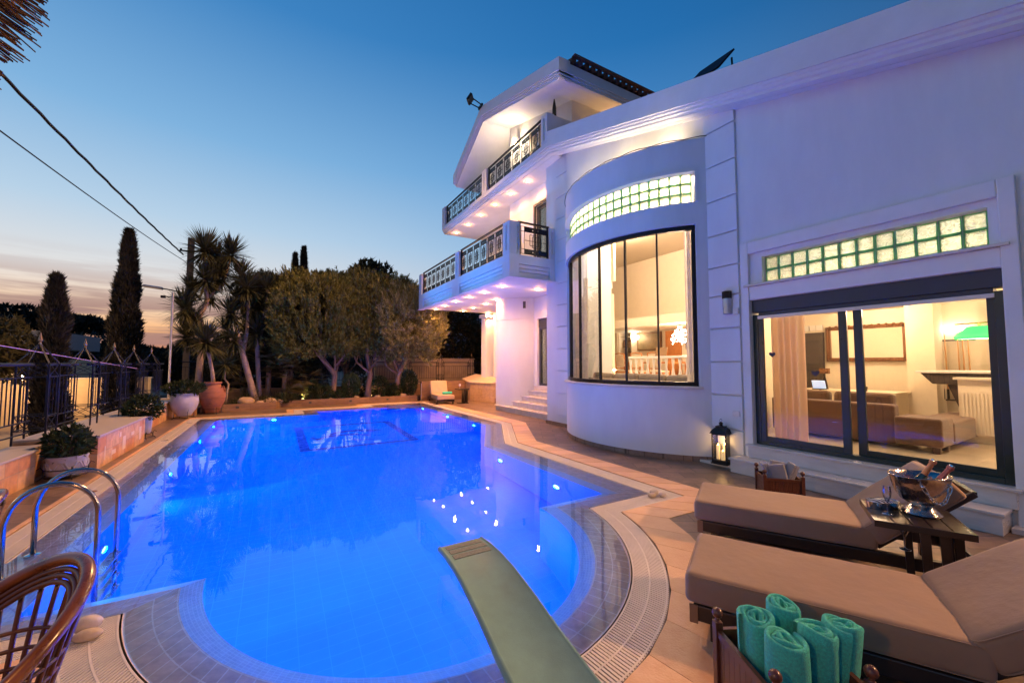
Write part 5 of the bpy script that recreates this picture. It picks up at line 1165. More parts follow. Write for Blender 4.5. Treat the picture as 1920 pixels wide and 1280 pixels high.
mb.build('hatch', MATS['travertine'], ht)
# thatched parasol, only its rim shows
tp_ = thing('thatched_parasol', 'straw thatched parasol whose fringe pokes into the top left corner', 'parasol', (-1.75,.85,0))
straw = mat('straw', (.06,.033,.016), .9, var=.4, scale=20, island=.5)
rd = random.Random(11); V, F = [], []
for i in range(26000):
    a = rd.uniform(0, 2*math.pi); t = rd.uniform(.05, 1)**.6; r1 = 1.30*t; r0 = max(.02, r1-rd.uniform(.25,.45)); ztop = 2.66+.55*(1-t)
    z0 = ztop+.12+rd.uniform(-.03,.05); z1 = ztop-rd.uniform(.0,.10)
    if t > .85: r1 = 1.30+rd.uniform(-.05,.06)
    aa = a+rd.uniform(-.06,.06); p = Vector((-1.75+r0*math.cos(a), .85+r0*math.sin(a), z0)); q = Vector((-1.75+r1*math.cos(aa), .85+r1*math.sin(aa), z1)); s = Vector((-math.sin(a), math.cos(a), 0))*.0045; u = Vector((0,0,.0045)); b = len(V)
    V += [p-s, p+s, p+u, q-s*.6, q+s*.6, q+u*.6]; F += [(b,b+1,b+4,b+3),(b+1,b+2,b+5,b+4),(b+2,b,b+3,b+5)]
soup('thatch', [tuple(v) for v in V], F, straw, tp_)
mb = MB(); mb.tube([(-1.75,.85,0),(-1.75,.85,3.2)], .045, 12); mb.build('pole', dw, tp_, smooth='auto')
mb = MB()
for k in range(8): a = R(45*k+10); mb.tube([(-1.75,.85,3.1),(-1.75+1.22*math.cos(a),.85+1.22*math.sin(a),2.62)], .015, 6)
rib = mb.build('ribs', dw, tp_)
mb = MB(); mb.lathe([(.05,0),(.09,-.05),(.08,-.08)], (-1.5,.45,2.62), 14); lp = mb.build('lamp', emit('added_parasol_lamp', (1,.62,.3), 20), tp_);  # lamp added under the parasol for warm fill on the terrace
# ================================================================ GARDEN, FENCES, STREET
wallstone = brickmat('garden_cladding', (.50,.21,.07), (.60,.38,.20), (.40,.28,.18), .34, .26, .006, .55, offset=.37, freq=3, rot=(R(90),R(90),0), nvar=.35, nscale=6, bump=.4)
wallstone_y = brickmat('garden_cladding_end', (.42,.20,.08), (.55,.36,.20), (.40,.28,.18), .34, .26, .006, .55, offset=.37, freq=3, rot=(R(90),0,0), nvar=.35, nscale=6, bump=.4)
cap = mat('wall_cap', (.42,.36,.30), .5, var=.1)
def gwall(label, x0, x1, y0, y1, h, m=None, nm='garden_wall'):
    t = thing(nm, label, 'wall', ((x0+x1)/2,(y0+y1)/2,0)); mb = MB(); mb.box((x0,y0,0),(x1,y1,h-.035)); mb.build('body', m or wallstone, t)
    mb = MB(); mb.box((x0-.01,y0-.01,h-.034),(x1+.025,y1+.01,h)); mb.build('coping', cap, t, bevel=.006); return t
gwall('low orange stone wall with grey cap at the near left', -3.55, -3.10, -3.5, 9.0, .50)
gwall('recessed stretch of low orange wall behind the carved planter', -3.55, -3.22, 9.03, 9.52, .50)
bw0 = gwall('projecting bench wall of orange and cream stone panels', -3.55, -2.57, 9.55, 12.42, .58)
gwall('farther low orange wall beyond the bench wall', -3.55, -2.95, 12.45, 17.7, .58)
gwall('short orange wall turning in behind the pale round pot', -3.55, -2.35, 17.73, 18.1, .62, wallstone_y)
# cream inset panels on the bench wall
mb = MB(); pm = mat('cream_panel', (.62,.48,.34), .5)
for y, z0, z1, w in ((9.9,.10,.34,.05),(10.35,.12,.20,.24),(10.95,.10,.36,.20),(11.5,.30,.37,.22),(12.05,.12,.40,.18),(10.7,.38,.47,.12)): mb.box((-2.575,y-w/2,z0),(-2.567,y+w/2,z1))
mb.build('inlay', pm, bw0)
woodt = brickmat('planter_tile', (.20,.11,.06), (.26,.15,.08), (.12,.07,.04), .9, .15, .004, .45, rot=(R(90),0,0), nvar=.3, nscale=5, bump=.2, stretch=(1,1,6))
cb_ = thing('planter_curb', 'low tiled curb holding back the planted bed beyond the pool', 'curb', (1,18.6,0))
mb = MB(); mb.prism([(-2.3,18.3),(.05,18.65),(.05,18.78),(-2.3,18.43)], 0, .27); mb.prism([(.051,18.65),(.25,19.15),(.25,19.3),(.051,18.78)], 0, .27); mb.box((.251,19.15,0),(5.9,19.3,.27)); mb.build('body', woodt, cb_)
mb = MB()
for x in (-1.2,1.3,2.9,4.5): mb.box((x-.05,(18.45 if x < 0 else 19.14),.11),(x+.05,(18.47 if x < 0 else 19.149),.19))
mb.build('step_light', boxgrey, cb_)
soil = mat('soil', (.05,.032,.02), .95, var=.4, scale=12, bump=.6, bscale=30)
mb = MB(); mb.prism([(-2.3,18.42),(.05,18.77),(.25,19.29),(9.5,19.29),(9.5,23.85),(-3.14,23.85),(-3.14,18.42)], .005, .2); props(mb.build('soil', soil), None, None, None, 'structure')
lw = thing('garden_wall', 'waist high wood look wall behind the far lounger', 'wall', (7.4,19.1,0)); mb = MB(); mb.box((6.05,19.02,0),(8.5,19.18,.93)); mb.build('body', woodt, lw, bevel=.004)
mb = MB(); mb.box((6.0,18.9,.05),(6.02,18.93,.85)); mb.build('edge_strip', alu, lw)
bwl = mat('sandy_render', (.56,.42,.25), .85, col2=(.40,.29,.17), scale=2.2, bump=.4, bscale=30)
bw_ = thing('boundary_wall', 'sandy rendered boundary wall lit warm behind the railings', 'wall', (7.1,21.6,0)); mb = MB(); mb.box((4.4,21.5,0),(9.95,21.7,2.02)); mb.build('body', bwl, bw_); mb = MB(); mb.box((4.35,21.47,2.021),(10.0,21.73,2.08)); mb.build('coping', bwl, bw_)
bw2 = thing('boundary_wall', 'low dark wall under the railings behind the trees', 'wall', (1,20.4,0)); mb = MB(); mb.box((-3.0,20.3,0),(10.2,20.5,.75)); mb.build('body', woodt, bw2)
navy = mat('navy_metal', (.008,.012,.03), .5, .2)
goldp = mat('gold_paint', (.30,.21,.13), .4, .6)
def fence(t, P, s0, s1, zb, zt, mt, bars=.115):
    # P(s, z) -> world point ; panel from s0 to s1
    mb = MB(); mb.tube([P(s0,zt), P(s1,zt)], .024, 8)
    for z in (zt-.20, zb+.18, zb): mb.bar(P(s0,z), P(s1,z), .018)
    n = int((s1-s0)/bars)
    for k in range(1, n): s = s0+(s1-s0)*k/n; mb.bar(P(s,zb+.18), P(s,zt-.20), .012)
    mb.build('panel', mt, t)
def tower(t, P, Q, s, w, z0, zt, mt):
    # four legs, cross braces, pyramid top and gilded spearhead
    mb = MB(); L4 = [(s-w/2,-w/2),(s+w/2,-w/2),(s+w/2,w/2),(s-w/2,w/2)]
    for a, b in L4: mb.bar(Q(a,b,z0), Q(a,b,zt), .022); mb.bar(Q(a,b,zt), Q(s,0,zt+.32), .016)
    for i in range(4):
        (a,b), (c,d) = L4[i], L4[(i+1)%4]
        for z in (zt, zt-.22, z0+.45, z0+.22): mb.bar(Q(a,b,z), Q(c,d,z), .012)
        mb.bar(Q(a,b,zt), Q(c,d,zt-.22), .009); mb.bar(Q(c,d,zt), Q(a,b,zt-.22), .009); mb.bar(Q(a,b,z0+.45), Q(c,d,z0+.22), .009); mb.bar(Q(c,d,z0+.45), Q(a,b,z0+.22), .009)
    o = mb.build('post', mt, t); c = Q(s,0,zt+.30)
    mb = MB(); mb.lathe([(.012,0),(.02,.02),(.012,.05),(.030,.07),(.02,.12),(.005,.20)], c, 8); mb.build('finial', goldp, o)
lf = thing('railing_fence', 'navy blue metal railing with gilded spearheads on the left garden wall', 'fence', (-3.35,8,.5))
Pl = lambda s, z: (-3.32, s, z); Ql = lambda s, o, z: (-3.32+o, s, z)
tw = [4.6,7.0,9.55,11.36,13.06,14.6,16.4]
for s in tw: tower(lf, Pl, Ql, s, .36, .52, 1.80, navy)
for a, b in zip(tw[:-1], tw[1:]): fence(lf, Pl, a+.18, b-.18, .72, 1.78, navy)
fence(lf, Pl, 2.0, 4.42, .72, 1.78, navy); fence(lf, Pl, 16.58, 18.0, .72, 1.78, navy)
# lower second railing farther left along the pavement
bf = thing('railing_fence', 'black metal railing with spear finials behind the junipers', 'fence', (3,20.4,.75))
Pb = lambda s, z: (s, 20.4, z); Qb = lambda s, o, z: (s, 20.4+o, z)
tb_ = [-1.4,.4,2.2,4.0,5.75,7.5,9.3]
for s in tb_: tower(bf, Pb, Qb, s, .30, .76, 1.85, darkmetal)
for a, b in zip(tb_[:-1], tb_[1:]): fence(bf, Pb, a+.15, b-.15, .85, 1.85, darkmetal)
fence(bf, Pb, -3.2, -1.55, .85, 1.85, darkmetal); fence(bf, Pb, 9.45, 10.3, .85, 1.85, darkmetal)
# light string on the left fence
mb = MB(); pts = [(-3.30,6.5+.5*i, 2.16-.030*i) for i in range(18)]; mb.tube(pts, .005, 6); props(mb.build('light_strip', mat('lilac_cable', (.45,.25,.5), .4, emis=(.6,.35,.8), estr=.25)), 'lilac cable of lights strung along the left railing tops', 'light strip')
# ---------------------------------------------------------------- foliage
rng = np.random.default_rng(7)
def leafmat(name, c1, c2, isl=.35): return mat(name, c1, .6, col2=c2, scale=2.5, island=isl, trans=.18, spec=.25)
def quads_from(P, D, Wd, ln, wd, curve=0.0, segs=1):
    """one leaf per point: P base, D unit direction, Wd unit side; tapered strips"""
    n = len(P); rows = []
    for i in range(segs+1):
        t = i/segs; w = wd*(1-t)**.7 if i == segs else wd*(1-.45*t); c = P + D*(ln*t)[:,None]; c[:,2] -= curve*(ln*t*t) if np.isscalar(curve) else (curve*ln*t*t)
        k = (w*.5)[:,None]*(0.06 if i == segs else 1); rows.append(c-Wd*k); rows.append(c+Wd*k)
    V = np.stack(rows, 1).reshape(-1, 3); m = 2*(segs+1); base = (np.arange(n)*m)[:,None]
    F = np.concatenate([base+np.array([[2*i,2*i+1,2*i+3,2*i+2]]) for i in range(segs)], 0); return V, F
def unit(v): return v/np.maximum(1e-9, np.linalg.norm(v, axis=1))[:,None]
def tufts(C, up, n_each, ln, wd, spread=.5):
    """bunches of small blades around each centre"""
    n = len(C)*n_each; P = np.repeat(C, n_each, 0); U = np.repeat(up, n_each, 0)
    D = unit(U + rng.normal(0, spread, (n,3))); S_ = unit(np.cross(D, rng.normal(0,1,(n,3))))
    return quads_from(P + rng.normal(0, ln*.12, (n,3)), D, S_, ln*rng.uniform(.6,1.3,n), wd*rng.uniform(.7,1.3,n))
def lumpy(u, seed, amp):
    r = np.random.default_rng(seed); k = np.zeros(len(u))
    for _ in range(9):
        d = r.normal(0,1,3); d /= np.linalg.norm(d); k += np.sin(u@d*r.uniform(3,8)+r.uniform(0,6))
    return 1+amp*k/3
def crown(name, c, rad, ntuft, ln, wd, mt, par, seed, amp=.16, up=(0,0,1), upw=.8, each=5, shell=.45, flatb=-.75, spread=.5, low=None):
    u = unit(rng.normal(0,1,(ntuft,3))); u = u[u[:,2] > flatb]; k = lumpy(u, seed, amp)*(1-shell*rng.random(len(u))**2.0)
    C = np.array(c) + u*k[:,None]*np.array(rad)
    if low is not None: C = C[C[:,2] > low]; u = u[:len(C)]
    U = unit(u*1.0 + np.array(up)*upw); V, F = tufts(C, U[:len(C)], each, ln, wd, spread); return soup(name, V, F, mt, par)
bark = mat('bark', (.22,.14,.10), .9, var=.35, scale=14, bump=1, bscale=35, stretch=(1,1,.3))
bark_y = mat('yucca_bark', (.30,.22,.17), .85, var=.25, scale=12, bump=.8, bscale=40, stretch=(1,1,2))
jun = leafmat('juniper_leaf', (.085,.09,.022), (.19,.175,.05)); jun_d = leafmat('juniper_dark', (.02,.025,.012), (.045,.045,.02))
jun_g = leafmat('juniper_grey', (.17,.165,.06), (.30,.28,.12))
def plumecrown(name, c, rad, nplume, mt, par, seed, L_=.46, each=26, amp=.13, upw=1.0, flatb=-.9, ln=.15, wd=.04, shell=.35):
    u = unit(rng.normal(0,1,(nplume,3))); u = u[u[:,2] > flatb]; k = lumpy(u, seed, amp)*(1-shell*rng.random(len(u))**2.2)
    sq = np.sign(u)*np.abs(u)**.75; C = np.array(c) + sq*k[:,None]*np.array(rad)*.92; A = unit(u + np.array([0,0,upw]) + rng.normal(0,.22,u.shape)); m = len(u)*each
    t = rng.random(m); Ci = np.repeat(C,each,0); Ai = np.repeat(A,each,0); LL = np.repeat(L_*rng.uniform(.6,1.35,len(u)),each)
    P = Ci + Ai*(t*LL)[:,None] + rng.normal(0,1,(m,3))*(.085*(1.05-t))[:,None]; D = unit(Ai + rng.normal(0,.38,(m,3))); V, F = quads_from(P, D, unit(np.cross(D, rng.normal(0,1,(m,3)))), ln*rng.uniform(.6,1.2,m), wd*rng.uniform(.7,1.3,m))
    return soup(name, V, F, mt, par)
def juniper(label, x, y, cx, cyy, cz, rad, mt, seed, n=5200, lean=.2, group='clipped junipers behind the pool'):
    t = thing('juniper_tree', label, 'tree', (x,y,.2), 0, group)
    mb = MB(); mb.tube([(x,y,.15),(x+.03,y,.7),(x+.10,y+.02,1.3),(cx-.05,cyy,2.2),(cx,cyy,3.4)], [.17,.125,.115,.10,.04], 12)
    for a in (0,1,2,3,4): an = a*1.26+seed; mb.tube([(x+.09,y+.02,1.25+.1*a),(x+.5*math.cos(an),y+.4*math.sin(an),1.7+.12*a),(cx+rad[0]*.7*math.cos(an),cyy+rad[1]*.7*math.sin(an),cz-.6+.3*a)], [.055,.04,.012], 7)
    mb.build('trunk', bark, t, smooth=True)
    plumecrown('crown', (cx,cyy,cz), rad, 3600, mt, t, seed); return t
juniper('clipped juniper standing left, trunk nearest the fan palms', 2.2,19.6, 1.7,19.9,3.72, (2.05,1.25,1.95), jun, 1)
juniper('clipped juniper in the middle with a slim straight trunk', 3.7,19.6, 3.75,19.95,3.85, (1.8,1.2,2.0), jun, 2)
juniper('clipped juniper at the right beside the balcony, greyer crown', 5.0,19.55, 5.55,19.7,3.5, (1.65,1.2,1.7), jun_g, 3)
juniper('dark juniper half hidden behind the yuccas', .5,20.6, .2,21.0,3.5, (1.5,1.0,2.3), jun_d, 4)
juniper('tall juniper crown rising behind the balcony corner', 5.0,22.6, 5.2,22.8,4.3, (2.3,1.2,2.0), jun, 5)
juniper('juniper crown filling the gap between the two front trunks', 2.9,21.4, 2.8,21.6,4.1, (1.7,1.0,1.9), jun, 6)
def cypress(label, x, y, h, r, z0, seed, mt, zc=None):
    t = thing('cypress_tree', label, 'tree', (x,y,z0)); mb = MB(); mb.tube([(x,y,z0),(x,y,z0+h*.9)], [.12,.02], 8); mb.build('trunk', bark, t)
    n = 4200; s = rng.random(n)**.75; z = z0+.3+(h-.3)*s; prof = np.interp(s, [0,.12,.45,.75,.92,1], [.75,1,.95,.62,.28,.05]); a = rng.uniform(0,2*np.pi,n)
    k = 1+.22*np.sin(a*3+z*2.1+seed)+.16*np.sin(z*4.3+a*2); rr = r*prof*k*(1-.4*rng.random(n)**2); C = np.stack([x+rr*np.cos(a), y+rr*np.sin(a), z],1)
    U = unit(np.stack([np.cos(a)*.45, np.sin(a)*.45, np.ones(n)],1)); V, F = tufts(C, U, 6, .20, .05, .28); soup('crown', V, F, mt, t)
cyp = leafmat('cypress_leaf', (.018,.02,.014), (.05,.045,.035))
cypress('shorter dark cypress beyond the left railing', -5.42,16.3,5.2,.29,-1.0,1,cyp)
cypress('taller dark cypress farther along the left railing', -4.95,20.5,7.8,.42,-1.0,2,cyp)
cypress('distant slim cypress rising over the junipers', 1.45,30.5,10.6,.42,-1.0,3,cyp); cypress('distant slim cypress, shorter twin over the junipers', .95,30.5,10.1,.42,-1.0,4,cyp)
# yuccas
yuc = leafmat('yucca_leaf', (.035,.045,.02), (.09,.085,.04), .4)
def heads(HS, par, mt=None, n=300, L_=.78, name='crown', wd=.05):
    VV, FF, b = [], [], 0
    for (x, y, z, k) in HS:
        m = int(n*k); el = rng.uniform(-.75, 1.25, m); a = rng.uniform(0, 2*np.pi, m); D = np.stack([np.cos(a)*np.cos(el), np.sin(a)*np.cos(el), np.sin(el)],1)
        P = np.array([x,y,z]) + D*.03 + np.stack([np.zeros(m),np.zeros(m),el*.10],1); S_ = unit(np.cross(D, np.array([0,0,1.])+rng.normal(0,.15,(m,3))))
        V, F = quads_from(P, D, S_, L_*k*rng.uniform(.8,1.15,m), wd*np.ones(m), .16*(el < .3), 3); VV.append(V); FF.append(F+b); b += len(V)
    return soup(name, np.concatenate(VV), np.concatenate(FF), mt or yuc, par)
def yucca(label, paths, HS, loc):
    t = thing('yucca_tree', label, 'tree', loc); mb = MB()
    for pts, r in paths: mb.tube(pts, r, 10)
    mb.build('trunk', bark_y, t, smooth=True); heads(HS, t); return t
yy = 19.6
yucca('many headed tall yucca in front of the utility pole', [([(-2.55,19.4,.2),(-2.5,19.4,1.8),(-2.45,19.4,2.9),(-2.6,19.5,3.6),(-2.35,19.5,4.2),(-2.45,19.5,4.9),(-2.5,19.5,6.0)],[.13,.11,.10,.09,.08,.06,.05]),([(-2.4,19.5,4.3),(-1.9,19.6,4.9),(-1.68,19.6,6.0)],[.06,.05,.04]),([(-2.6,19.5,3.5),(-2.95,19.5,3.8)],[.05,.04])],
      [(-2.5,19.5,6.15,1.1),(-1.68,19.6,6.15,1.0),(-2.45,19.5,5.0,1.1),(-2.1,19.6,5.55,.9),(-3.05,19.5,3.85,1.0),(-2.95,19.5,2.75,1.0),(-2.75,19.5,3.3,.8),(-2.2,19.7,6.0,.8),(-2.0,19.7,5.2,.9),(-2.9,19.7,4.6,.8),(-2.3,19.8,4.4,.8)], (-2.55,19.4,.2))
yucca('forked yucca leaning left with violet lit trunk', [([(-.68,19.5,.2),(-.85,19.5,1.0),(-1.1,19.5,1.95),(-1.28,19.5,2.7),(-1.42,19.5,3.3)],[.17,.12,.11,.09,.07]),([(-1.15,19.5,2.2),(-1.05,19.5,2.9),(-1.02,19.5,3.9),(-1.06,19.5,4.7)],[.08,.07,.06,.05])],
      [(-1.09,19.5,4.8,1.15),(-1.6,19.5,3.75,1.0),(-1.45,19.5,2.7,.8),(-1.3,19.7,5.3,.9),(-.9,19.7,4.1,.8),(-1.35,19.8,4.3,.9),(-1.75,19.8,3.1,.8)], (-.68,19.5,.2))
yucca('short upright yucca at the right of the forked one', [([(-.55,19.8,.2),(-.6,19.8,1.2),(-.68,19.8,2.4),(-.5,19.8,3.4),(-.38,19.8,4.6)],[.11,.09,.08,.07,.05])], [(-.7,19.7,3.0,1.05),(-.37,19.8,4.85,1.0),(-.2,19.9,3.9,.8)], (-.55,19.8,.2))
yucca('thin crooked yucca between the amphora and the forked trunk', [([(-1.62,19.1,.2),(-1.6,19.1,.6),(-1.55,19.1,1.0),(-1.68,19.1,1.2),(-1.66,19.1,1.6)],[.04,.038,.036,.034,.03])], [(-1.68,19.1,1.75,.75)], (-1.62,19.1,.2))
yucca('yucca growing from the terracotta amphora', [([(-1.92,18.2,.95),(-1.98,18.2,1.5),(-2.1,18.2,2.1),(-2.25,18.2,2.35)],[.07,.06,.055,.05])], [(-2.2,18.2,2.55,1.05)], (-1.92,18.2,.9))
# fan palms and shrubs in the bed
palm = leafmat('fan_palm_leaf', (.09,.08,.03), (.18,.14,.05), .4)
def fanpalm(label, x, y, z, nf, R_, hh=.5):
    t = thing('fan_palm', label, 'palm', (x,y,.2)); mb = MB(); mb.tube([(x,y,.2),(x,y,z)], [.12,.09], 9); mb.build('trunk', bark, t)
    VV, FF, b = [], [], 0
    for i in range(nf):
        a = rng.uniform(0,6.28); el = rng.uniform(-.1,1.1); d = np.array([math.cos(a)*math.cos(el), math.sin(a)*math.cos(el), math.sin(el)]); c = np.array([x,y,z]) + d*R_*rng.uniform(.55,1)
        side = np.cross(d,[0,0,1.]); side /= np.linalg.norm(side)+1e-9; m = 22; th = np.linspace(-1.5,1.5,m); D = np.cos(th)[:,None]*d + np.sin(th)[:,None]*side; D[:,2] -= .12; D = unit(D)
        S_ = unit(np.cross(D, np.cross(side,d)[None,:]+0*D)); V, F = quads_from(np.repeat(c[None],m,0), D, S_, np.full(m,.42)*rng.uniform(.8,1.1,m), np.full(m,.03), .15, 2); VV.append(V); FF.append(F+b); b += len(V)
        st = quads_from(np.array([[x,y,z-.05]]), unit((c-np.array([x,y,z-.05]))[None]), unit(np.cross(d,[0,0,1.])[None]), np.array([np.linalg.norm(c-np.array([x,y,z-.05]))]), np.array([.02]), 0, 1); VV.append(st[0]); FF.append(st[1]+b); b += len(st[0])
    soup('fronds', np.concatenate(VV), np.concatenate(FF), palm, t)
fanpalm('broad fan palm right of the forked yucca', .35,19.9,1.35,34,.75); fanpalm('fan palm lit yellow from below, left of the first juniper', 1.25,20.0,1.0,26,.65)
fanpalm('low fan palm beside the curb', .75,19.5,.45,18,.5); 
grassm = leafmat('strap_leaf', (.03,.038,.014), (.07,.07,.03), .4)
def clump(label, x, y, r, h, n=120, nm='strap_plant', mt=None, cat='plant'):
    a = rng.uniform(0,2*np.pi,n); el = rng.uniform(.5,1.5,n); D = np.stack([np.cos(a)*np.cos(el), np.sin(a)*np.cos(el), np.sin(el)],1); P = np.stack([x+rng.normal(0,r*.25,n), y+rng.normal(0,r*.25,n), np.full(n,.19)],1)
    V, F = quads_from(P, D, unit(np.cross(D, rng.normal(0,1,(n,3)))), h*rng.uniform(.6,1.1,n), np.full(n,.022), .25, 3); o = soup(nm, V, F, mt or grassm); return props(o, label, cat)
clump('strappy green plant in front of the fan palms', .35,19.15,.4,.75,170); clump('arching strappy plant before the lit palm', 1.35,19.55,.4,.8,150); clump('small strappy tuft between rock and juniper trunk', -.2,18.95,.3,.5,90); clump('dry low tuft by the amphora', -1.3,18.85,.3,.4,80)
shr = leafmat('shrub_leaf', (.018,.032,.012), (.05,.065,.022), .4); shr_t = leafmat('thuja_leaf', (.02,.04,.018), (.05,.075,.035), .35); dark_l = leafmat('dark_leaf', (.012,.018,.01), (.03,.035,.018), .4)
def shrub(label, x, y, z0, rad, n, mt, seed, ln=.09, wd=.05, nm='shrub', par=None, upw=.4, each=4, amp=.1, cat='shrub', sp=.7):
    t = thing(nm, label, cat, (x,y,z0)); mb = MB()
    for k in range(4): a = k*1.57+seed; mb.tube([(x,y,z0),(x+rad[0]*.3*math.cos(a),y+rad[1]*.3*math.sin(a),z0+rad[2]),(x+rad[0]*.6*math.cos(a),y+rad[1]*.6*math.sin(a),z0+rad[2]*1.6)], [.02,.014,.006], 6)
    mb.build('stem', bark, t); crown('leaves', (x,y,z0+rad[2]), rad, n, ln, wd, mt, t, seed, amp=amp, upw=upw, each=each, shell=.5, flatb=-.97, spread=sp); return t
shrub('egg shaped clipped thuja left of the middle trunk', 2.95,19.5,.2,(.38,.36,.58), 900, shr_t, 1, .10,.03, 'thuja_bush', upw=1.3, amp=.04, sp=.35)
shrub('round clipped bush right of the middle trunk', 4.25,19.6,.2,(.42,.38,.50), 900, shr, 2, .07,.035, 'round_bush', amp=.06)
shrub('tall egg shaped thuja right of the third trunk', 5.6,19.55,.2,(.40,.36,.64), 1000, shr_t, 3, .10,.03, 'thuja_bush', upw=1.3, amp=.04, sp=.35)
shrub('small leafy bush before the third trunk', 4.85,19.45,.2,(.34,.25,.33), 420, shr, 4, .09,.05)
shrub('low leafy bush right of the first juniper trunk', 2.45,19.4,.2,(.35,.2,.2), 300, shr, 5)
shrub('leafy bush left of the first juniper trunk', 1.75,19.45,.2,(.42,.25,.33), 420, shr, 6)
shrub('taller loose bush before the railing', 3.4,20.0,.2,(.4,.3,.75), 380, dark_l, 7, .11,.055)
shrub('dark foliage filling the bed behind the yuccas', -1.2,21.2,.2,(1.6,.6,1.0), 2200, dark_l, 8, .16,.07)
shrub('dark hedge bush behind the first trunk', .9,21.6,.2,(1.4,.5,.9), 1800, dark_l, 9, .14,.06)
fanpalm('wide fan palm between the yuccas and the junipers', -.25,20.3,1.7,34,.8); fanpalm('small fan palm left of the small strappy tuft', -1.15,20.2,.8,22,.6)
clump('tall strappy clump behind the rounded rock', -.9,19.6,.5,.9,170); clump('strappy clump under the forked yucca', .05,19.5,.5,.7,150)
shrub('feathery green bush at the foot of the lit palm', 1.5,19.7,.2,(.3,.25,.45), 420, shr_t, 10, .13,.03)
shrub('low green ground bush at the curb jog', .55,19.35,.2,(.4,.18,.16), 300, shr, 11)
# rocks
rock = mat('garden_rock', (.30,.20,.12), .9, col2=(.42,.30,.2), scale=5, bump=.8, bscale=20)
for i, (x, y, r_, lb) in enumerate([(-.95,18.85,.26,'rounded rock right of the amphora'),(-.15,18.95,.20,'reddish rock at the foot of the forked yucca'),(-.5,18.75,.13,'small flat rock on the curb edge'),(.2,19.1,.12,'small rock by the curb jog'),(3.15,19.45,.14,'orange lit rock by the egg shaped thuja'),(4.1,19.4,.13,'small rock before the round bush'),(5.3,19.42,.15,'pale rock between bush and tall thuja'),(2.15,19.36,.1,'small rock at the first juniper trunk')]):
    mb = MB(); mb.ball((x,y,.2+r_*.45), r_, 14, 9, (1.2,.8,.7), .09, i); props(mb.build('rock', rock, smooth='auto'), lb, 'rock')
# pots
terra = mat('terracotta', (.30,.11,.055), .8, var=.2, scale=6, bump=.4, bscale=30); paint = mat('pale_glaze', (.46,.44,.44), .7, col2=(.34,.33,.36), scale=5, bump=.6, bscale=14)
am = thing('amphora', 'big terracotta amphora at the corner of the bed', 'pot', (-1.93,18.12,0)); mb = MB(); mb.lathe([(.19,0),(.21,.03),(.36,.40),(.395,.62),(.36,.82),(.24,.97),(.225,1.02),(.27,1.06),(.27,1.10),(.23,1.10),(.20,1.02),(.01,.9)], (-1.93,18.12,.03), 40, cap=False)
for z in (.3,.55,.75,.88): mb.tube([((np.interp(z,[.03,.40,.62,.82,.97],[.21,.36,.395,.36,.24])+.006)*math.cos(2*math.pi*k/40)-1.93, (np.interp(z,[.03,.40,.62,.82,.97],[.21,.36,.395,.36,.24])+.006)*math.sin(2*math.pi*k/40)+18.12, z+.03) for k in range(40)], .010, 6, closed=True)
mb.build('jar', terra, am, smooth=True)
for s in (-1,1): mb = MB(); mb.tube([(-1.93+s*.25,18.0,.95),(-1.93+s*.33,17.98,.98),(-1.93+s*.37,17.97,.88),(-1.93+s*.36,17.97,.80)], .02, 8); mb.build('handle', terra, am, smooth=True)
def potstand(t, x, y, r, h, n=4):
    mb = MB(); 
    for z in (.04, h): mb.tube([(x+r*math.cos(2*math.pi*k/24),y+r*math.sin(2*math.pi*k/24),z) for k in range(24)], .008, 6, closed=True)
    for k in range(n):
        a = 2*math.pi*k/n+.5; cx_, cy_2 = x+r*math.cos(a), y+r*math.sin(a); mb.tube([(cx_,cy_2,h),(cx_+.03*math.cos(a),cy_2+.03*math.sin(a),h+.05),(cx_+.07*math.cos(a),cy_2+.07*math.sin(a),h+.02)], .006, 6); mb.tube([(cx_,cy_2,h),(cx_,cy_2,.05),(cx_+.06*math.cos(a),cy_2+.06*math.sin(a),0)], .008, 6)
    mb.build('stand', darkmetal, t)
potstand(am, -1.93, 18.12, .3, .18)
def pot(label, x, y, prof, plab, prad, n, seed, sr, sh, z=.05, relief=False):
    t = thing('planter_pot', label, 'pot', (x,y,0)); mb = MB(); mb.lathe(prof, (x,y,z), 36, cap=False); mb.build('pot', paint, t, smooth=True)
    if relief:
        R0 = prof[2][0]+.004
        for s in range(2):
            mb = MB()
            for k in range(7):
                a0 = 2*math.pi*k/7+.4*s; mb.tube([(x+R0*math.cos(a0+.35*u),y+R0*math.sin(a0+.35*u),z+.15+.06*math.sin(3*u+2*s)) for u in np.linspace(0,2,9)], .011, 6)
            mb.build('relief', paint, t, smooth=True)
    potstand(t, x, y, sr, sh); mb = MB(); top = max(p[1] for p in prof); mb.lathe([(.001,top-.06),(prof[2][0]*.95,top-.06)], (x,y,z), 20, cap=False); mb.build('soil', soil, t)
    s = shrub(plab, x, y, z+top-.1, prad, n, shr, seed, .09, .055, 'potted_shrub', each=4, cat='shrub'); return t
pot('pale carved drum planter on an iron stand by the near wall', -2.83,9.22, [(.20,0),(.225,.02),(.235,.08),(.235,.25),(.25,.28),(.245,.30),(.225,.29),(.20,.2)], 'bushy glossy shrub growing in the carved drum planter', (.27,.25,.27), 330, 21, .25, .15, relief=True)
pot('small pale pot half hidden by the bench wall', -2.72,12.95, [(.13,0),(.16,.03),(.17,.2),(.18,.38),(.2,.42),(.17,.42),(.15,.3)], 'drooping leafy shrub in the small hidden pot', (.36,.34,.30), 360, 22, .20, .12, .12)
pot('pale rounded pot on an iron stand in the far corner', -2.55,16.95, [(.19,0),(.21,.05),(.33,.22),(.385,.42),(.37,.60),(.335,.68),(.36,.71),(.36,.73),(.32,.73),(.3,.6)], 'spreading shrub in the pale rounded pot', (.52,.42,.24), 460, 23, .27, .25, .1)
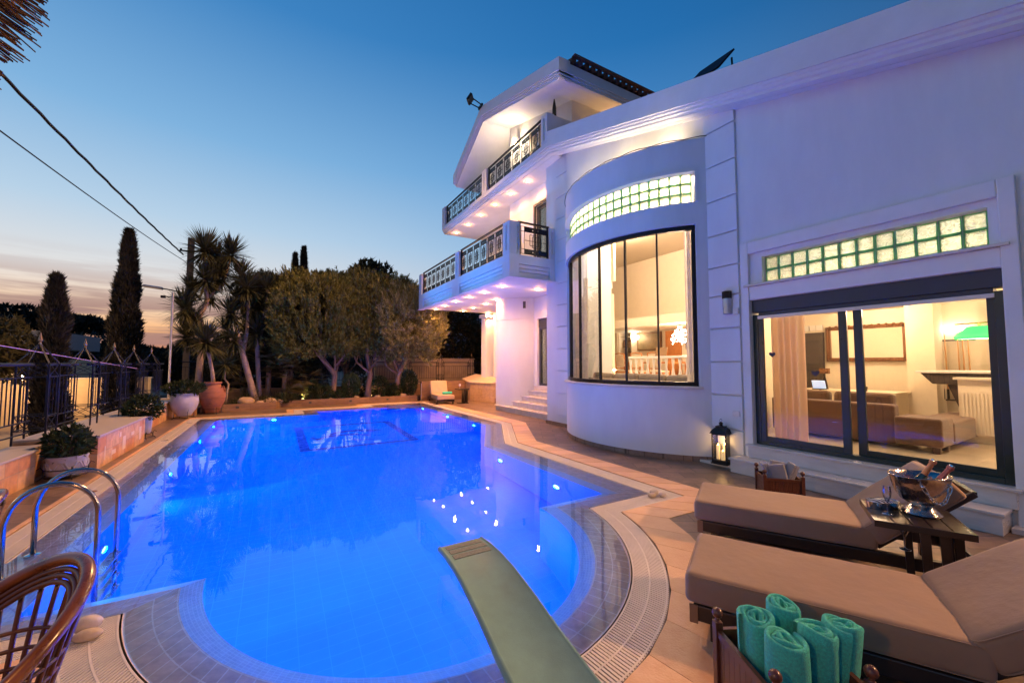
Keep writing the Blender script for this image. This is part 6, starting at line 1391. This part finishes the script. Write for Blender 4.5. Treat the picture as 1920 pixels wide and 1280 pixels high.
# poles and lamps
lp_ = thing('lamp_pole', 'slim pale pole with two small floodlights at the wall corner', 'pole', (-3.15,18.0,.62)); mb = MB(); mb.tube([(-3.15,18.0,.6),(-3.15,18.0,4.25)], .035, 10); mb.build('pole', alu, lp_, smooth='auto')
mb = MB(); mb.bar((-3.4,18,4.1),(-2.9,18,4.1),.03); mb.obox((-3.4,17.95,4.08),(.12,.12,.08)); mb.obox((-2.9,17.95,4.08),(.12,.12,.08)); mb.build('lamps', darkmetal, lp_)
up_ = thing('utility_pole', 'concrete utility pole with cables behind the tall yucca', 'utility pole', (-3.95,26,-1)); mb = MB(); mb.prism([(-4.04,25.88),(-3.78,25.88),(-3.78,26.1),(-4.04,26.1)], -1, 8.2); mb.build('pole', mat('concrete_pole', (.10,.08,.07), .85), up_)
mb = MB(); mb.bar((-4.35,25.9,7.5),(-3.7,25.9,7.5),.07); mb.tube([(-4.0,25.9,5.3),(-4.6,25.9,5.45),(-5.0,25.9,5.5)], .03); mb.lathe([(.05,0),(.04,.1)], (-4.3,25.9,7.5), 8); mb.build('bracket', darkmetal, up_)
mb = MB(); mb.obox((-5.3,25.9,5.53),(.75,.24,.12),Matrix.Rotation(R(6),3,'Y')); mb.build('lamp_head', alu, up_, bevel=.03)
def cable(label, pts, r):
    mb = MB(); (x0,y0,z0),(x1,y1,z1) = pts; n = 60; P_ = []
    for i in range(n+1): t = i/n; P_.append((x0+(x1-x0)*t+(.012*math.sin(i*1.9) if r > .02 else 0), y0+(y1-y0)*t, z0+(z1-z0)*t-4*.16*t*(1-t)))
    mb.tube(P_, r, 6); props(mb.build('overhead_cable', darkmetal, smooth=True), label, 'cable')
cable('thick twisted black cable, the upper of two crossing the sky', [(-4.2,25.9,7.3),(-4.72,4.0,7.3)], .034); cable('thin black cable, the lower of two crossing the sky', [(-4.1,25.9,6.95),(-4.55,4.0,5.75)], .014)
# beyond the garden: neighbour lot, far trees
warmwall = mat('lit_render', (.55,.42,.26), .8, var=.08)
nb_ = thing('neighbour_house', 'low neighbouring house with grey roof and checkered parapet', 'house', (-13.5,31,-1)); mb = MB(); mb.box((-19,30,-1),(-10.0,36,2.0)); mb.build('wall', warmwall, nb_); mb = MB(); mb.box((-19.3,29.7,2.55),(-9.9,36.2,3.45)); mb.build('roof', mat('grey_roof', (.14,.16,.20), .7), nb_)
mb = MB(); 
for i in range(30):
    for j in range(3):
        if (i+j) % 2: mb.box((-19+.3*i,29.93,2.02+.17*j),(-18.7+.3*i,29.99,2.19+.17*j))
mb.build('parapet_blocks', whiteplastic, nb_); mb = MB(); mb.box((-19,30,2.001),(-10,30.2,2.549)); mb.build('parapet', darkmetal, nb_)
nw = thing('neighbour_wall', 'pale lit boundary wall of the lot across the road', 'wall', (-10,19,-1)); mb = MB(); mb.box((-13.4,-5,-1),(-13.2,29,1.25)); mb.box((-13.2,26.8,-1),(-5.4,27.0,1.05)); mb.build('body', warmwall, nw)
mb = MB(); mb.box((-13.45,-5,1.251),(-13.15,29.05,1.33)); mb.box((-13.14,26.75,1.051),(-5.35,27.05,1.12)); mb.build('coping', cap, nw)
sl = thing('added_lantern', 'added low lantern post across the road', 'added lamp', (-8.2,14,-1)); mb = MB(); mb.tube([(-10.5,15,-1),(-10.5,15,1.1)], .04); mb.build('pole', darkmetal, sl); mb = MB(); mb.lathe([(.06,0),(.1,.16),(.02,.22)], (-10.5,15,1.1), 10); mb.build('lamp', emit('added_lantern_glow', (1,.62,.3), 20), sl); point((-10.5,15,1.35), 700, (1,.58,.26), .1, sl)  # lantern posts added to warm the road and the lot
dup(sl, (-8.2+1.5,14+9.5,-1), 0, 'second added lantern post, farther up the road')
cn3 = thing('traffic_cone', 'small red cone beyond the left railing', 'traffic cone', (-5.9,12.2,-.99)); mb = MB(); mb.lathe([(.16,.03),(.03,.55),(.001,.56)], (-5.9,12.2,-.99), 14, cap=False); mb.box((-6.1,12.0,-.99),(-5.7,12.4,-.955)); mb.build('cone', mat('cone_red', (.5,.06,.03), .5), cn3)
farl = leafmat('far_leaf', (.012,.016,.010), (.03,.03,.02), .3)
def fartree(label, x, y, h, rad, seed, n=900, nm='pine_tree', mt=None, ln=.5, z0=-1.0, low=None, wd=.22, group=None):
    t = thing(nm, label, 'tree', (x,y,z0), 0, group); mb = MB(); mb.tube([(x,y,z0),(x+.1,y,z0+h*.5),(x,y,z0+h-rad[2]*.4)], [.22,.16,.06], 8); mb.build('trunk', bark, t)
    crown('crown', (x,y,z0+h-rad[2]), rad, n, ln, wd, mt or farl, t, seed, each=5, amp=.2, upw=.2, shell=.6, spread=.9, low=low); return t
fartree('flat topped umbrella pine at the far left edge', -24,62,8.6,(5.5,4,1.5),31,1500,'umbrella_pine'); fartree('umbrella pine beside the neighbouring roof', -19.5,64,8.1,(3.0,3,1.1),32,1000,'umbrella_pine')
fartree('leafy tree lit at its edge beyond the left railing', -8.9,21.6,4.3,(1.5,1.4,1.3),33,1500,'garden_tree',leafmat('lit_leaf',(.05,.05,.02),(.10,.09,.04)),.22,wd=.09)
G = 'dark trees along the skyline behind the left railing'
lb_t = 'dark bushy tree in the row along the skyline behind the left railing'
for i, (x, y, h, r_) in enumerate([(-15,66,5.6,3),(-11,60,4.6,2.6),(-14,48,5.0,2.4),(-8,55,5.2,2.8),(-11.2,44,4.4,2.0),(-5.5,58,5.6,3.0),(-2.0,62,6.0,3.2),(-7,46,4.0,2.2),(-4,44,4.4,2.4),(2,60,6.0,3.2)]):
    fartree(lb_t, x, y, h, (r_,2,h*.45), 40+i, 800, 'skyline_tree', group=G, z0=-1.0)
V, F = tufts(np.stack([rng.uniform(-220,120,26000), rng.uniform(150,190,26000), np.clip(rng.gamma(2.2,1.2,26000),0,6.5)-1],1), np.tile([0,0,1.],(26000,1)), 3, 1.5, .9, .9)
props(soup('far_wood', V, F, farl), 'dark wood on the horizon', 'wood', None, 'stuff')
br = leafmat('broad_leaf', (.03,.035,.014), (.075,.065,.025), .4)
fartree('broad leafy tree behind the boundary wall, right of the junipers', 9.6,24.2,7.2,(2.6,1.6,2.6),61,3200,'broadleaf_tree',br,.20,wd=.11); fartree('leafy tree against the villa pier behind the boundary wall', 12.4,23.6,5.2,(1.8,1.2,2.0),62,2200,'broadleaf_tree',br,.20,wd=.11)
fartree('tall broad crowned tree showing above the junipers', 5.2,27,9.2,(1.6,1.3,1.6),63,1300,'broadleaf_tree',br,.30,wd=.15); fartree('low tree filling the gap beside the balcony', 7.6,24.5,5.0,(2.0,1.2,2.2),64,2400,'broadleaf_tree',br,.2,wd=.11)
nb2 = thing('neighbour_house', 'grey neighbouring house gable beyond the far pier', 'house', (15,31,-1)); mb = MB(); mb.box((11.5,30,-1),(20,36,6.2)); mb.build('wall', mat('grey_render', (.22,.22,.25), .8), nb2); mb = MB(); mb.box((11.4,29.8,4.0),(20,30,4.15)); mb.box((11.4,29.8,4.4),(20,30,4.5)); mb.build('louvre', whiteplastic, nb2)
# garden lights; the last four spots are added warm fill
def gspot(label, x, y, z, tgt, e, col, ang=80, gm=None):
    t = thing('garden_spotlight', label, 'spotlight', (x,y,z)); mb = MB(); mb.lathe([(.03,0),(.05,.02),(.05,.10)], (x,y,z), 12); mb.build('housing', darkmetal, t); mb = MB(); mb.lathe([(.001,.101),(.045,.10)], (x,y,z), 12, cap=False); mb.build('lens', emit('lens_'+('green' if col[1] > .9 and col[0] < .5 else 'warm'), col, 30), t)
    spot((x,y,z+.13), tgt, e, col, ang, .8, .04, t); return t
gspot('green garden spotlight at the foot of the yuccas', -1.05,19.0,.2,(-.5,19.8,.9), 40,(.05,1,.35),100)
gspot('warm garden spotlight under the lit fan palm', 1.05,19.55,.2,(1.3,20.1,1.3), 160,(1,.66,.2),70)
gspot('added warm fill spotlight hidden by the middle trunk', 3.9,19.9,.2,(4.2,21,3.0), 60,(1,.62,.28),120)
gspot('added warm fill spotlight washing the boundary wall', 5.1,20.9,.01,(5.6,21.5,1.4), 500,(1,.62,.28),120)
gspot('added warm fill spotlight washing the right of the boundary wall', 7.6,20.9,.01,(8.0,21.5,1.4), 500,(1,.62,.28),120)
gspot('added warm fill spotlight in front of the low wall by the far lounger', 7.0,18.75,.01,(7.0,19.1,.7), 40,(1,.62,.28),120)
# added warm lights: lamp under the parasol, beams from the villa floodlights
point((-1.5,.45,2.45), 110, (1,.42,.15), .10, tp_, 'added_parasol_light')
spot((5.85,13.3,11.5), (-2.0,12.5,0), 18000, (1,.49,.19), 112, .7, .12, fl)  # added beam; the ridge floodlight itself stands unlit
ff = thing('floodlight', 'added warm floodlight on the villa wall, out of view beside the loungers', 'floodlight', (6.9,-.9,3.3)); mb = MB(); mb.box((6.72,-1.05,3.25),(6.80,-.75,3.45)); mb.bar((6.8,-.9,3.35),(7.0,-.9,3.35),.04); mb.build('housing', darkmetal, ff); mb = MB(); mb.box((6.715,-1.03,3.27),(6.719,-.77,3.43)); mb.build('lens', emit('lens_warm', (1,.62,.28), 30), ff)
spot((6.68,-.9,3.35), (1.5,2.0,0), 1500, (1,.50,.21), 118, .8, .12, ff)
